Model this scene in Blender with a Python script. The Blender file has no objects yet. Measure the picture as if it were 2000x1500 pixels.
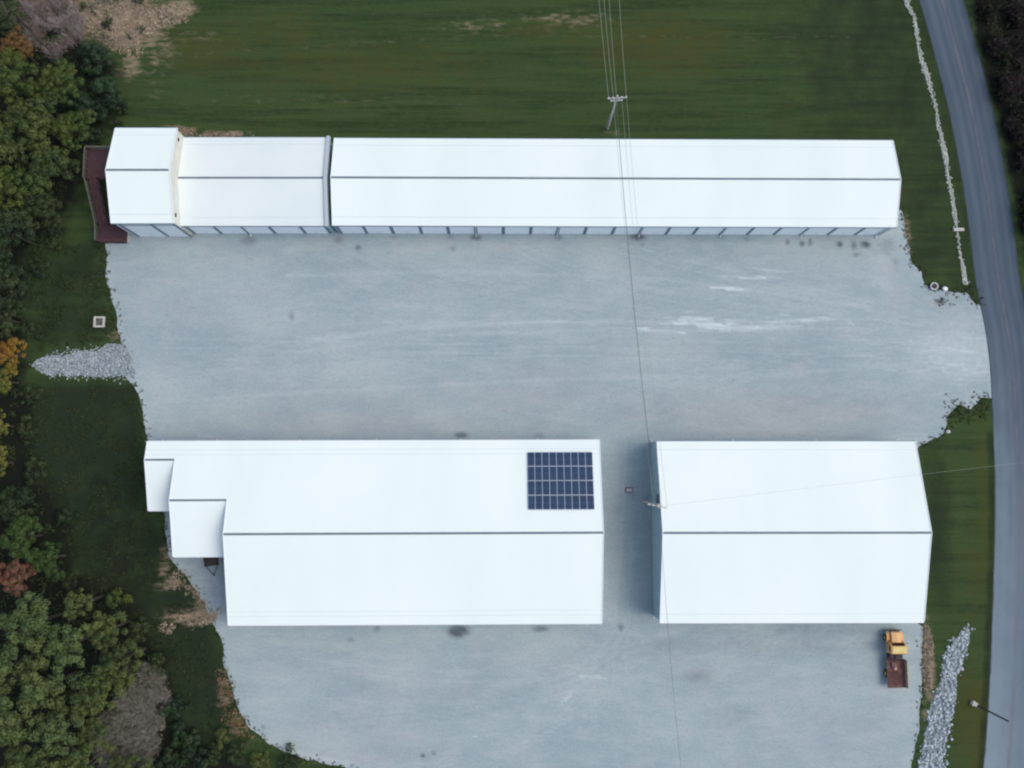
import bpy, bmesh, math, random
import numpy as np
from mathutils import Vector, Matrix
from mathutils.geometry import delaunay_2d_cdt

R = math.radians
S = bpy.context.scene
C = S.collection
random.seed(11)
rng = np.random.default_rng(7)

# ------------------------------------------------------------ camera
F = 1600.0                       # focal length in pixels of the 2000 px wide photo
H = 112.0                        # flying height
NX, NY = 984.0, 905.0            # where straight down falls in the photo
_dn = Vector((NX - 1000, -(NY - 750), -F)).normalized()
_up = -_dn
_xw = (Vector((1, 0, 0)) - _up * _up.x).normalized()
_yw = _up.cross(_xw)
RW = Matrix((_xw, _yw, _up))     # camera coordinates -> world coordinates
cam_d = bpy.data.cameras.new('camera')
cam = bpy.data.objects.new('camera', cam_d)
C.objects.link(cam)
cam.matrix_world = Matrix.Translation((0, 0, H)) @ RW.to_4x4()
cam_d.sensor_width = 36
cam_d.lens = 36 * F / 2000
cam_d.clip_end = 6000
S.camera = cam

# ------------------------------------------------------------ light
SUN_EL, SUN_AZ = 54.0, 90.0      # azimuth clockwise from north (+Y)
w = bpy.data.worlds.new('World'); S.world = w; w.use_nodes = True
wn = w.node_tree.nodes; wl = w.node_tree.links
bg = wn['Background']
sky = wn.new('ShaderNodeTexSky'); sky.sky_type = 'NISHITA'; sky.sun_disc = False
sky.sun_elevation = R(SUN_EL); sky.sun_rotation = R(SUN_AZ)
sky.air_density = 1.0; sky.dust_density = 3.5; sky.ozone_density = 1.0
wl.new(sky.outputs[0], bg.inputs[0]); bg.inputs[1].default_value = 0.145
sd = bpy.data.lights.new('sun', 'SUN'); so = bpy.data.objects.new('sun', sd); C.objects.link(so)
sd.energy = 0.55; sd.angle = R(38); sd.color = (1.0, 0.985, 0.87)
v = Vector((math.sin(R(SUN_AZ)) * math.cos(R(SUN_EL)), math.cos(R(SUN_AZ)) * math.cos(R(SUN_EL)), math.sin(R(SUN_EL))))
so.rotation_euler = v.to_track_quat('Z', 'Y').to_euler()
S.view_settings.view_transform = 'Standard'; S.view_settings.look = 'None'
S.view_settings.exposure = 0.47; S.view_settings.gamma = 1.0
S.render.engine = 'CYCLES'
S.cycles.pixel_filter_type = 'BLACKMAN_HARRIS'; S.cycles.filter_width = 2.2      # the photo is a soft one


# ------------------------------------------------------------ helpers
def P(px, py, z=0.0):
    """world point at height z seen at photo pixel (px,py)"""
    d = RW @ Vector((px - 1000, -(py - 750), -F))
    t = (z - H) / d.z
    return Vector((d.x * t, d.y * t, z))


def project(p):
    q = RW.transposed() @ (Vector(p) - Vector((0, 0, H)))
    return 1000 + F * q.x / -q.z, 750 - F * q.y / -q.z


def hash2(ix, iy, s):
    n = (ix * 374761393 + iy * 668265263 + s * 974634777) & 0xffffffff
    n = ((n ^ (n >> 13)) * 1274126177) & 0xffffffff
    return ((n ^ (n >> 16)) & 0xffff) / 65535.0


def vnoise(x, y, s=0):
    x = np.asarray(x, float); y = np.asarray(y, float)
    ix = np.floor(x).astype(np.int64); iy = np.floor(y).astype(np.int64)
    fx = x - ix; fy = y - iy
    fx = fx * fx * (3 - 2 * fx); fy = fy * fy * (3 - 2 * fy)
    a = hash2(ix, iy, s); b = hash2(ix + 1, iy, s); c = hash2(ix, iy + 1, s); d = hash2(ix + 1, iy + 1, s)
    return (a * (1 - fx) + b * fx) * (1 - fy) + (c * (1 - fx) + d * fx) * fy


def fbm(x, y, s=0, o=4):
    t = 0; a = .5; n = 0
    for i in range(o):
        t = t + a * vnoise(x * 2 ** i, y * 2 ** i, s + i * 17); n += a; a *= .5
    return t / n


def empty(name, loc, rz=0):
    o = bpy.data.objects.new(name, None); C.objects.link(o)
    o.location = loc; o.rotation_euler = (0, 0, rz); o.empty_display_size = .5
    return o


def tag(o, label=None, cat=None, group=None, kind=None):
    if label: o['label'] = label
    if cat: o['category'] = cat
    if group: o['group'] = group
    if kind: o['kind'] = kind
    return o


def mesh_np(name, V, Fc, mats, mi=None, smooth=False):
    """V (n,3), Fc (m,k) uniform polygons"""
    me = bpy.data.meshes.new(name)
    V = np.ascontiguousarray(V, dtype=np.float32); Fc = np.ascontiguousarray(Fc, dtype=np.int32)
    me.vertices.add(len(V)); me.vertices.foreach_set('co', V.ravel())
    m, k = Fc.shape
    me.loops.add(m * k); me.loops.foreach_set('vertex_index', Fc.ravel())
    me.polygons.add(m); me.polygons.foreach_set('loop_start', np.arange(0, m * k, k, dtype=np.int32))
    for mt in (mats if isinstance(mats, (list, tuple)) else [mats]): me.materials.append(mt)
    if mi is not None: me.polygons.foreach_set('material_index', np.ascontiguousarray(mi, dtype=np.int32))
    if smooth: me.polygons.foreach_set('use_smooth', np.ones(m, dtype=bool))
    me.update(calc_edges=True)
    return me


def ob(name, me, parent=None, loc=None):
    o = bpy.data.objects.new(name, me); C.objects.link(o)
    if parent: o.parent = parent
    if loc is not None: o.location = loc
    return o


class MB:
    """collects simple shapes, links them as one mesh object"""
    def __init__(s): s.v = []; s.f = []; s.m = []; s.cur = 0
    def mat(s, i): s.cur = i; return s
    def poly(s, pts, faces):
        b = len(s.v); s.v += [tuple(p) for p in pts]
        for f in faces: s.f.append(tuple(b + i for i in f)); s.m.append(s.cur)
        return s
    def box(s, x0, x1, y0, y1, z0, z1, ch=0):
        if ch > 0:
            # chamfered top edges
            p = [(x0, y0, z0), (x1, y0, z0), (x1, y1, z0), (x0, y1, z0),
                 (x0, y0, z1 - ch), (x1, y0, z1 - ch), (x1, y1, z1 - ch), (x0, y1, z1 - ch),
                 (x0 + ch, y0 + ch, z1), (x1 - ch, y0 + ch, z1), (x1 - ch, y1 - ch, z1), (x0 + ch, y1 - ch, z1)]
            f = [(3, 2, 1, 0), (0, 1, 5, 4), (1, 2, 6, 5), (2, 3, 7, 6), (3, 0, 4, 7),
                 (4, 5, 9, 8), (5, 6, 10, 9), (6, 7, 11, 10), (7, 4, 8, 11), (8, 9, 10, 11)]
            return s.poly(p, f)
        p = [(x0, y0, z0), (x1, y0, z0), (x1, y1, z0), (x0, y1, z0), (x0, y0, z1), (x1, y0, z1), (x1, y1, z1), (x0, y1, z1)]
        return s.poly(p, [(3, 2, 1, 0), (4, 5, 6, 7), (0, 1, 5, 4), (1, 2, 6, 5), (2, 3, 7, 6), (3, 0, 4, 7)])
    def prism(s, pts, n):
        """polygon pts extruded by vector n (n along the polygon's normal)"""
        k = len(pts); n = Vector(n); q = [Vector(p) for p in pts]
        nr = (q[1] - q[0]).cross(q[2] - q[1])
        for i in range(k):
            nr += (q[(i + 1) % k] - q[i]).cross(q[(i + 2) % k] - q[(i + 1) % k])
        a = sum(((q[i].cross(q[(i + 1) % k])) for i in range(k)), Vector())
        if a.dot(n) > 0: q.reverse()
        p = q + [x + n for x in q]
        return s.poly(p, [tuple(range(k)), tuple(range(2 * k - 1, k - 1, -1))] + [(i, i + k, (i + 1) % k + k, (i + 1) % k) for i in range(k)])
    def tube(s, a, b, r0, r1=None, n=8, cap=True):
        a = Vector(a); b = Vector(b); r1 = r0 if r1 is None else r1
        d = (b - a).normalized(); u = d.orthogonal().normalized(); w_ = d.cross(u)
        p = []
        for c_, r in ((a, r0), (b, r1)):
            for i in range(n):
                t = 2 * math.pi * i / n; p.append(c_ + (u * math.cos(t) + w_ * math.sin(t)) * r)
        f = [(i, (i + 1) % n, n + (i + 1) % n, n + i) for i in range(n)]
        if cap: f += [tuple(range(n - 1, -1, -1)), tuple(range(n, 2 * n))]
        return s.poly(p, f)
    def path(s, pts, r, n=6):
        for i in range(len(pts) - 1): s.tube(pts[i], pts[i + 1], r, r, n)
        return s
    def build(s, name, mats, parent=None, loc=None, smooth=False):
        me = bpy.data.meshes.new(name); me.from_pydata(s.v, [], s.f)
        for mt in (mats if isinstance(mats, (list, tuple)) else [mats]): me.materials.append(mt)
        for p_, i in zip(me.polygons, s.m): p_.material_index = i; p_.use_smooth = smooth
        me.update()
        bm = bmesh.new(); bm.from_mesh(me); bmesh.ops.recalc_face_normals(bm, faces=bm.faces); bm.to_mesh(me); bm.free()
        return ob(name, me, parent, loc)


# ------------------------------------------------------------ materials
def mat(name, col, rough=.6, metal=0., col2=None, scale=1., detail=4, bump=0., bscale=None, stretch=(1, 1, 1), spec=.5, lo=.35, hi=.65, coords='Object'):
    m = bpy.data.materials.new(name); m.use_nodes = True
    nt = m.node_tree; n = nt.nodes; l = nt.links; b = n['Principled BSDF']
    b.inputs['Base Color'].default_value = (*col, 1); b.inputs['Roughness'].default_value = rough
    b.inputs['Metallic'].default_value = metal; b.inputs['Specular IOR Level'].default_value = spec
    tc = n.new('ShaderNodeTexCoord'); mp = n.new('ShaderNodeMapping'); mp.inputs['Scale'].default_value = stretch
    l.new(tc.outputs[coords], mp.inputs[0])
    if col2 is not None:
        t = n.new('ShaderNodeTexNoise'); t.inputs['Scale'].default_value = scale; t.inputs['Detail'].default_value = detail
        l.new(mp.outputs[0], t.inputs['Vector'])
        r = n.new('ShaderNodeValToRGB'); r.color_ramp.elements[0].position = lo; r.color_ramp.elements[1].position = hi
        r.color_ramp.elements[0].color = (*col, 1); r.color_ramp.elements[1].color = (*col2, 1)
        l.new(t.outputs['Fac'], r.inputs[0]); l.new(r.outputs[0], b.inputs['Base Color'])
    if bump:
        t2 = n.new('ShaderNodeTexNoise'); t2.inputs['Scale'].default_value = bscale or scale * 4; t2.inputs['Detail'].default_value = 5
        l.new(mp.outputs[0], t2.inputs['Vector'])
        bp = n.new('ShaderNodeBump'); bp.inputs['Strength'].default_value = bump; bp.inputs['Distance'].default_value = .05
        l.new(t2.outputs['Fac'], bp.inputs['Height']); l.new(bp.outputs[0], b.inputs['Normal'])
    return m


def leafmat(name, c1, c2, c3=None, scale=.9, hue_scale=.22):
    """foliage: leaf to leaf change plus broad patches of another tone"""
    m = bpy.data.materials.new(name); m.use_nodes = True
    nt = m.node_tree; n = nt.nodes; l = nt.links; b = n['Principled BSDF']
    b.inputs['Roughness'].default_value = .62; b.inputs['Specular IOR Level'].default_value = .25
    g = n.new('ShaderNodeNewGeometry')
    a = n.new('ShaderNodeAttribute'); a.attribute_name = 'leaf'
    mx = n.new('ShaderNodeMix'); mx.data_type = 'RGBA'
    mx.inputs['A'].default_value = (*c1, 1); mx.inputs['B'].default_value = (*c2, 1)
    l.new(a.outputs['Fac'], mx.inputs['Factor'])
    t = n.new('ShaderNodeTexNoise'); t.inputs['Scale'].default_value = hue_scale; t.inputs['Detail'].default_value = 2
    l.new(g.outputs['Position'], t.inputs['Vector'])
    r = n.new('ShaderNodeMapRange'); r.inputs[1].default_value = .42; r.inputs[2].default_value = .62
    l.new(t.outputs['Fac'], r.inputs[0])
    mx2 = n.new('ShaderNodeMix'); mx2.data_type = 'RGBA'
    l.new(r.outputs[0], mx2.inputs['Factor']); l.new(mx.outputs['Result'], mx2.inputs['A'])
    mx2.inputs['B'].default_value = (*(c3 or c2), 1)
    l.new(mx2.outputs['Result'], b.inputs['Base Color'])
    return m


EDGE = {'white': .6, 'dark': .8, 'tan': .8, 'rut': .8, 'pale': .8}
BREAK = {'white': 2.2, 'dark': 1.1, 'tan': 1.0, 'dry': 2.4, 'track': .8, 'dust': .8}
SOFT = {'white': (.12, 1.9), 'dark': (.05, 1.0), 'tan': (.0, 1.2), 'dry': (.2, 1.05), 'olive': (0, 1.2), 'deep': (0, 1.0), 'dust': (0, 1)}


def surface(name, base, layers, noises, rough=.95, bump=.3, bscale=6., speck=None):
    """ground material: base colour, broad noise layers, then attribute masks (patches of another material)
    noises: (scale, stretch, lo, hi, colour, amount); layers: (attribute, colour, breakup_scale, stretch)"""
    m = bpy.data.materials.new(name); m.use_nodes = True
    nt = m.node_tree; n = nt.nodes; l = nt.links; b = n['Principled BSDF']
    b.inputs['Roughness'].default_value = rough; b.inputs['Specular IOR Level'].default_value = .15
    g = n.new('ShaderNodeNewGeometry')

    def noise(sc, st, det=5):
        mp = n.new('ShaderNodeMapping'); mp.inputs['Scale'].default_value = st
        l.new(g.outputs['Position'], mp.inputs[0])
        t = n.new('ShaderNodeTexNoise'); t.inputs['Scale'].default_value = sc; t.inputs['Detail'].default_value = det
        t.inputs['Roughness'].default_value = .62
        l.new(mp.outputs[0], t.inputs['Vector']); return t.outputs['Fac']

    def mr(src, a_, b_, c_=0, d_=1):
        r = n.new('ShaderNodeMapRange'); r.inputs[1].default_value = a_; r.inputs[2].default_value = b_
        r.inputs[3].default_value = c_; r.inputs[4].default_value = d_
        l.new(src, r.inputs[0]); return r.outputs[0]

    def mix(fac, A, colB):
        x = n.new('ShaderNodeMix'); x.data_type = 'RGBA'
        l.new(fac, x.inputs['Factor'])
        if isinstance(A, tuple): x.inputs['A'].default_value = (*A, 1)
        else: l.new(A, x.inputs['A'])
        x.inputs['B'].default_value = (*colB, 1)
        return x.outputs['Result']
    cur = base
    for sc, st, lo, hi, col, amt in noises:
        cur = mix(mr(noise(sc, st), lo, hi, 0, amt), cur, col)
    for att, col, sc, st in layers:
        a = n.new('ShaderNodeAttribute'); a.attribute_name = att
        nz = noise(sc, st)
        k_ = BREAK.get(att, 1.8); sof = SOFT.get(att, (.15, .85))
        mu = n.new('ShaderNodeMath'); mu.operation = 'MULTIPLY_ADD'      # mask + (noise-.5)*k where mask>0
        sb = n.new('ShaderNodeMath'); sb.operation = 'SUBTRACT'; l.new(nz, sb.inputs[0]); sb.inputs[1].default_value = .5
        l.new(sb.outputs[0], mu.inputs[0]); mu.inputs[1].default_value = k_; l.new(a.outputs['Fac'], mu.inputs[2])
        ml = n.new('ShaderNodeMath'); ml.operation = 'MULTIPLY'
        l.new(mr(mu.outputs[0], *sof), ml.inputs[0]); l.new(mr(a.outputs['Fac'], 0, EDGE.get(att, .35)), ml.inputs[1])
        cur = mix(ml.outputs[0], cur, col)
    l.new(cur, b.inputs['Base Color'])
    if bump:
        bp = n.new('ShaderNodeBump'); bp.inputs['Strength'].default_value = bump; bp.inputs['Distance'].default_value = .12
        l.new(noise(bscale, (1, 1, 1), 6), bp.inputs['Height']); l.new(bp.outputs[0], b.inputs['Normal'])
    return m


M = {}
M['roof'] = mat('roof_white_metal', (.77, .845, .80), .8, col2=(.725, .81, .77), scale=.12, detail=6, stretch=(1, .35, 1), bump=.05, bscale=2, spec=.2)
M['roof_dull'] = mat('roof_dull_metal', (.70, .76, .735), .8, col2=(.65, .72, .705), scale=.12, detail=5)
M['seam'] = mat('seam_metal', (.60, .66, .69), .5)
M['ridge'] = mat('ridge_cap_metal', (.17, .215, .245), .5, col2=(.14, .18, .21), scale=.6)
M['trim'] = mat('white_trim', (.70, .74, .76), .4)
M['trim_dark'] = mat('slate_trim', (.13, .19, .23), .5)
M['wall'] = mat('white_wall_sheet', (.62, .65, .66), .5, col2=(.55, .58, .6), scale=.5)
M['wall_teal'] = mat('blue_grey_wall_sheet', (.34, .49, .52), .5, col2=(.30, .44, .48), scale=.7, stretch=(1, 4, .3))
M['cream'] = mat('cream_wall_sheet', (.60, .60, .545), .55, col2=(.53, .54, .50), scale=.8)
M['door'] = mat('white_roller_door', (.80, .85, .86), .45, col2=(.74, .80, .82), scale=.25)
M['dark'] = mat('black_rubber', (.016, .017, .02), .7, col2=(.035, .035, .035), scale=3)
M['steel'] = mat('galvanised_steel', (.42, .45, .46), .45, .5, col2=(.33, .35, .37), scale=4)
M['wood_pale'] = mat('weathered_wood', (.46, .46, .42), .85, col2=(.33, .33, .30), scale=2.5, stretch=(1, 1, .2))
M['wood_dark'] = mat('creosoted_wood', (.035, .03, .028), .85, col2=(.06, .05, .045), scale=2.5)
M['wire'] = mat('bare_wire', (.33, .35, .30), .45, .3)
M['cable'] = mat('black_cable', (.07, .09, .10), .5)
M['maroon'] = mat('maroon_deck_paint', (.078, .031, .036), .65, col2=(.055, .026, .032), scale=2.2)
M['maroon_l'] = mat('worn_maroon_paint', (.11, .046, .048), .7, col2=(.065, .032, .036), scale=1.5)
M['rail'] = mat('grey_weathered_rail', (.16, .145, .125), .8, col2=(.10, .095, .085), scale=2)
M['conc'] = mat('concrete', (.50, .48, .43), .9, col2=(.38, .37, .34), scale=3, bump=.2)
M['white'] = mat('white_paint', (.78, .79, .78), .5, col2=(.68, .69, .68), scale=3)
M['rock'] = None
M['rock_tan'] = mat('tan_stone', (.46, .48, .43), .9, col2=(.30, .33, .28), scale=1.0, detail=3)
M['bark'] = mat('bark', (.035, .028, .022), .9, col2=(.065, .055, .045), scale=3)


M['rock'] = leafmat('pale_limestone', (.15, .19, .20), (.50, .565, .59), (.36, .41, .43), hue_scale=.8)
M['rock_tan'] = leafmat('tan_stone', (.24, .28, .24), (.46, .51, .45), (.36, .39, .33), hue_scale=.8)

# ------------------------------------------------------------ ground masks
def seg_dist(X, Y, pts):
    """distance of arrays to a polyline"""
    d = np.full(X.shape, 1e9)
    for (x0, y0), (x1, y1) in zip(pts[:-1], pts[1:]):
        dx, dy = x1 - x0, y1 - y0; L = dx * dx + dy * dy + 1e-9
        t = np.clip(((X - x0) * dx + (Y - y0) * dy) / L, 0, 1)
        d = np.minimum(d, np.hypot(X - x0 - t * dx, Y - y0 - t * dy))
    return d


def W2(pts): return [tuple(P(x, y).xy) for x, y in pts]


def stroke(X, Y, pts, wpx, amp=1.):
    r = wpx / 14.2
    return amp * np.clip(1.3 - seg_dist(X, Y, W2(pts)) / r, 0, 1)


def blob(X, Y, px, py, rx, ry, amp=1.):
    c_ = P(px, py); q = np.hypot((X - c_.x) / (rx / 14.2), (Y - c_.y) / (ry / 14.2))
    return amp * np.clip(1.4 - q, 0, 1)


def inside(X, Y, poly):
    r = np.zeros(X.shape, bool); n = len(poly)
    for i in range(n):
        x0, y0 = poly[i]; x1, y1 = poly[(i + 1) % n]
        c_ = ((y0 > Y) != (y1 > Y)) & (X < (x1 - x0) * (Y - y0) / (y1 - y0 + 1e-12) + x0)
        r ^= c_
    return r


def rough_line(pts, step, amp, seed, closed=True, smooth_under=True):
    out = []; n = len(pts); acc = 0.
    for i in range(n if closed else n - 1):
        a = Vector(pts[i]); b = Vector(pts[(i + 1) % n]); L = (b - a).length; k = max(1, int(L / step))
        nrm = Vector((-(b - a).y, (b - a).x)).normalized()
        for j in range(k):
            t = j / k; q = a.lerp(b, t); s_ = acc + L * t
            f = (float(fbm(s_ * .45, seed * 3.1, seed, 4)) - .5) * 2 * amp
            out.append((q.x + nrm.x * f, q.y + nrm.y * f))
        acc += L
    if not closed: out.append(tuple(pts[-1]))
    return out


def sheet(name, poly, z, step, material, masks):
    """a flat sheet filling poly (world xy), with a grid inside that carries the masks"""
    pa = np.array(poly); x0, y0 = pa.min(0); x1, y1 = pa.max(0)
    gx, gy = np.meshgrid(np.arange(x0 + step / 2, x1, step), np.arange(y0 + step / 2, y1, step))
    gx = gx.ravel(); gy = gy.ravel()
    ok = inside(gx, gy, poly) & (seg_dist(gx, gy, list(poly) + [poly[0]]) > step * .35)
    gx = gx[ok]; gy = gy[ok]
    n = len(poly)
    vs = [Vector(p) for p in poly] + [Vector((a, b)) for a, b in zip(gx, gy)]
    ed = [(i, (i + 1) % n) for i in range(n)]
    r = delaunay_2d_cdt(vs, ed, [], 1, 1e-4)
    V = np.array([(p.x, p.y, 0) for p in r[0]]); Fc = np.array([f for f in r[2] if len(f) == 3])
    me = mesh_np(name, V, Fc, material)
    add_masks(me, V, masks)
    return tag(ob(name, me, None, (0, 0, z)), kind='structure')


def add_masks(me, V, masks):
    for k, fn in masks.items():
        a = me.attributes.new(k, 'FLOAT', 'POINT')
        win = np.clip((94 - np.abs(V[:, 0])) / 8, 0, 1) * np.clip((np.minimum(V[:, 1] + 74, 89 - V[:, 1])) / 6, 0, 1)
        a.data.foreach_set('value', (np.clip(fn(V[:, 0], V[:, 1]), 0, 1) * win).astype(np.float32))


# outlines in photo pixels
LOT = [(203, 462), (213, 500), (207, 540), (217, 585), (228, 622), (236, 668), (244, 680), (246, 735), (266, 762), (277, 802), (284, 842), (300, 890), (305, 985),
       (318, 1005), (326, 1030), (331, 1085), (346, 1102), (368, 1130), (392, 1172), (412, 1210), (430, 1250), (440, 1300), (452, 1350), (466, 1392), (490, 1420), (520, 1450), (570, 1474), (632, 1488),
       (690, 1504), (760, 1540), (1000, 1640), (1500, 1690), (1740, 1640), (1780, 1500), (1790, 1440), (1797, 1380), (1802, 1300), (1803, 1225), (1775, 1200), (1770, 905), (1796, 872),
       (1822, 862), (1842, 845), (1850, 812), (1872, 790), (1896, 800), (1915, 778), (1950, 775), (1950, 700), (1945, 640), (1928, 612), (1903, 590), (1886, 566), (1858, 572), (1830, 567), (1806, 556), (1800, 530),
       (1783, 510), (1772, 480), (1766, 440), (1761, 405), (1740, 420), (1700, 430), (1000, 425), (300, 425), (262, 430), (230, 440)]
ROADL = [(1700, -300), (1760, -100), (1796, 0), (1813, 60), (1831, 130), (1850, 200), (1868, 290), (1884, 380), (1896, 470), (1906, 560), (1917, 610), (1928, 660), (1934, 720), (1937, 790),
         (1940, 850), (1943, 930), (1943, 1000), (1941, 1100), (1938, 1200), (1934, 1300), (1929, 1400), (1921, 1500), (1905, 1650), (1870, 1850)]
LOTW = W2(LOT)


def soft_in(X, Y, pts, wpx):
    poly = W2(pts); d = seg_dist(X, Y, poly + [poly[0]]); i = inside(X, Y, poly)
    return np.clip(.5 + np.where(i, d, -d) / (wpx / 14.2), 0, 1)


def m_dry(X, Y):          # tan, dead grass
    m = np.zeros(X.shape)
    for a in ((1110, 38, 100, 20, .36), (930, 50, 90, 18, .30), (350, 18, 35, 22, .9), (385, 70, 60, 12, .3), (260, 45, 70, 60, 1.0), (160, 30, 80, 60, .8), (255, 130, 30, 30, .55), (300, 100, 60, 40, .3),
              (345, 258, 38, 14, .75), (440, 262, 60, 7, .7), (1200, 258, 30, 8, .3), (375, 1205, 60, 16, .8), (330, 1140, 28, 14, .6), (400, 1180, 24, 28, .6), (440, 1350, 16, 50, .4), (470, 1420, 24, 26, .35),
              (1812, 1290, 13, 75, 1.0), (265, 1420, 50, 60, .55), (225, 1480, 40, 30, .4), (310, 90, 30, 70, .4), (300, 160, 20, 50, .2), (1808, 1400, 10, 60, .35), (1770, 470, 14, 50, .5), (322, 1100, 14, 40, .5), (225, 655, 20, 14, .5)):
        m = np.maximum(m, blob(X, Y, *a))
    m = np.maximum(m, stroke(X, Y, [(380, 108), (560, 96), (700, 85), (860, 76), (1000, 66), (1180, 70), (1420, 74), (1660, 74)], 6, .17))
    m = np.maximum(m, stroke(X, Y, [(300, 205), (560, 190), (900, 205)], 20, .12))
    return m


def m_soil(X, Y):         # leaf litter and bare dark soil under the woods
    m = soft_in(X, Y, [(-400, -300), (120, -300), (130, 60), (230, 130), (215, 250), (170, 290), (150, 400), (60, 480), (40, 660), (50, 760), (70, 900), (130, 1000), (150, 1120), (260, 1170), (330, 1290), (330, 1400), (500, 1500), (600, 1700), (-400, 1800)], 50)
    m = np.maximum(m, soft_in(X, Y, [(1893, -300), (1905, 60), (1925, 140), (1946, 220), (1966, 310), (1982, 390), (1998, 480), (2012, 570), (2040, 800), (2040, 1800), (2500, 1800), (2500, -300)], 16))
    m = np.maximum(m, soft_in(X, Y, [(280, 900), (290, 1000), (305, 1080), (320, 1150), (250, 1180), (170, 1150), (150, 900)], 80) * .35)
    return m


def m_olive(X, Y):
    m = np.zeros(X.shape)
    for a in ((1290, 90, 170, 70, .7), (700, 130, 300, 60, .45), (400, 90, 120, 60, .6), (1900, 1420, 40, 120, .9), (1925, 1000, 16, 240, .7), (1905, 1120, 30, 100, .4), (1100, 60, 120, 30, .6), (420, 1330, 40, 60, .4), (560, 60, 100, 40, .5)):
        m = np.maximum(m, blob(X, Y, *a))
    return m


def m_deep(X, Y):         # ranker, darker grass, plus a painted shadow along the road edge
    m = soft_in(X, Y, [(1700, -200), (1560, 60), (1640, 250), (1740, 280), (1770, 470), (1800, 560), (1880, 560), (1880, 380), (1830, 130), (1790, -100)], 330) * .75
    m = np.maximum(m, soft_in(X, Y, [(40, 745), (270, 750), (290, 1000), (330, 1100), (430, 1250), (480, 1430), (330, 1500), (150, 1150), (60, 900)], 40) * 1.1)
    m = np.maximum(m, stroke(X, Y, [(x - 6, y) for x, y in ROADL[2:9]] , 7, .7)); m = np.maximum(m, stroke(X, Y, [(x - 5, y) for x, y in ROADL[14:]] , 9, .8))  # edge shadow beside the road, put into the grass colour
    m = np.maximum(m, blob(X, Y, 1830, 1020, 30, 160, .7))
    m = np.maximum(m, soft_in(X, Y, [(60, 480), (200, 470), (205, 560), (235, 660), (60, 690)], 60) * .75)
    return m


grass_m = surface('grass', (.032, .064, .020),
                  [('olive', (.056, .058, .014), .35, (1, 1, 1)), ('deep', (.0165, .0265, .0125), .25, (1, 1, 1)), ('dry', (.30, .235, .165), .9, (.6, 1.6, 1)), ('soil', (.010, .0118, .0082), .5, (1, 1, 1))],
                  [(.07, (1, 1, 1), .35, .65, (.045, .073, .023), .75), (.3, (.12, 2.2, 1), .42, .62, (.019, .037, .013), .8), (.9, (.12, 2.0, 1), .45, .7, (.058, .080, .031), .5), (1.4, (.7, 1.4, 1), .45, .75, (.056, .073, .032), .5), (5, (1, 1, 1), .5, .8, (.013, .026, .009), .75), (.5, (1, 1, 1), .56, .75, (.070, .058, .03), .35)],
                  bump=.55, bscale=4)

g0 = P(-60, -60).xy; g1 = P(2060, 1560).xy
X0, X1, Y0, Y1 = -95., 95., -75., 90.
nx, ny = 381, 331
gx, gy = np.meshgrid(np.linspace(X0, X1, nx), np.linspace(Y0, Y1, ny))
V = np.stack([gx.ravel(), gy.ravel(), np.zeros(gx.size)], 1)
ii, jj = np.meshgrid(np.arange(nx - 1), np.arange(ny - 1)); a_ = (jj * nx + ii).ravel()
Fq = np.stack([a_, a_ + 1, a_ + nx + 1, a_ + nx], 1)
# outer skirt out to the horizon
B = 2500.; nb = len(V)
V = np.vstack([V, [(-B, -B, 0), (B, -B, 0), (B, B, 0), (-B, B, 0)]])
c00, c10, c11, c01 = 0, nx - 1, nx * ny - 1, nx * (ny - 1)
me = mesh_np('ground', V, Fq, grass_m)
bm = bmesh.new(); bm.from_mesh(me); bm.verts.ensure_lookup_table()
o4 = [bm.verts[nb + i] for i in range(4)]
bot = [bm.verts[i] for i in range(nx)]; right = [bm.verts[i * nx + nx - 1] for i in range(ny)]
top = [bm.verts[(ny - 1) * nx + i] for i in range(nx - 1, -1, -1)]; left = [bm.verts[i * nx] for i in range(ny - 1, -1, -1)]
for run, p_, q_ in ((bot, o4[0], o4[1]), (right, o4[1], o4[2]), (top, o4[2], o4[3]), (left, o4[3], o4[0])):
    h_ = len(run) // 2
    for i in range(len(run) - 1):
        bm.faces.new((run[i], p_ if i < h_ else q_, run[i + 1]))
    bm.faces.new((run[h_], p_, q_))
bmesh.ops.recalc_face_normals(bm, faces=bm.faces)
bm.to_mesh(me); bm.free()
if me.polygons[0].normal.z < 0: me.flip_normals()
Vn = np.empty(len(me.vertices) * 3, np.float32); me.vertices.foreach_get('co', Vn); Vn = Vn.reshape(-1, 3)
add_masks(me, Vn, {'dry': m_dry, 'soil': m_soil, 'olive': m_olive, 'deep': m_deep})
tag(ob('ground', me, None, (0, 0, 0)), kind='structure')


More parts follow.
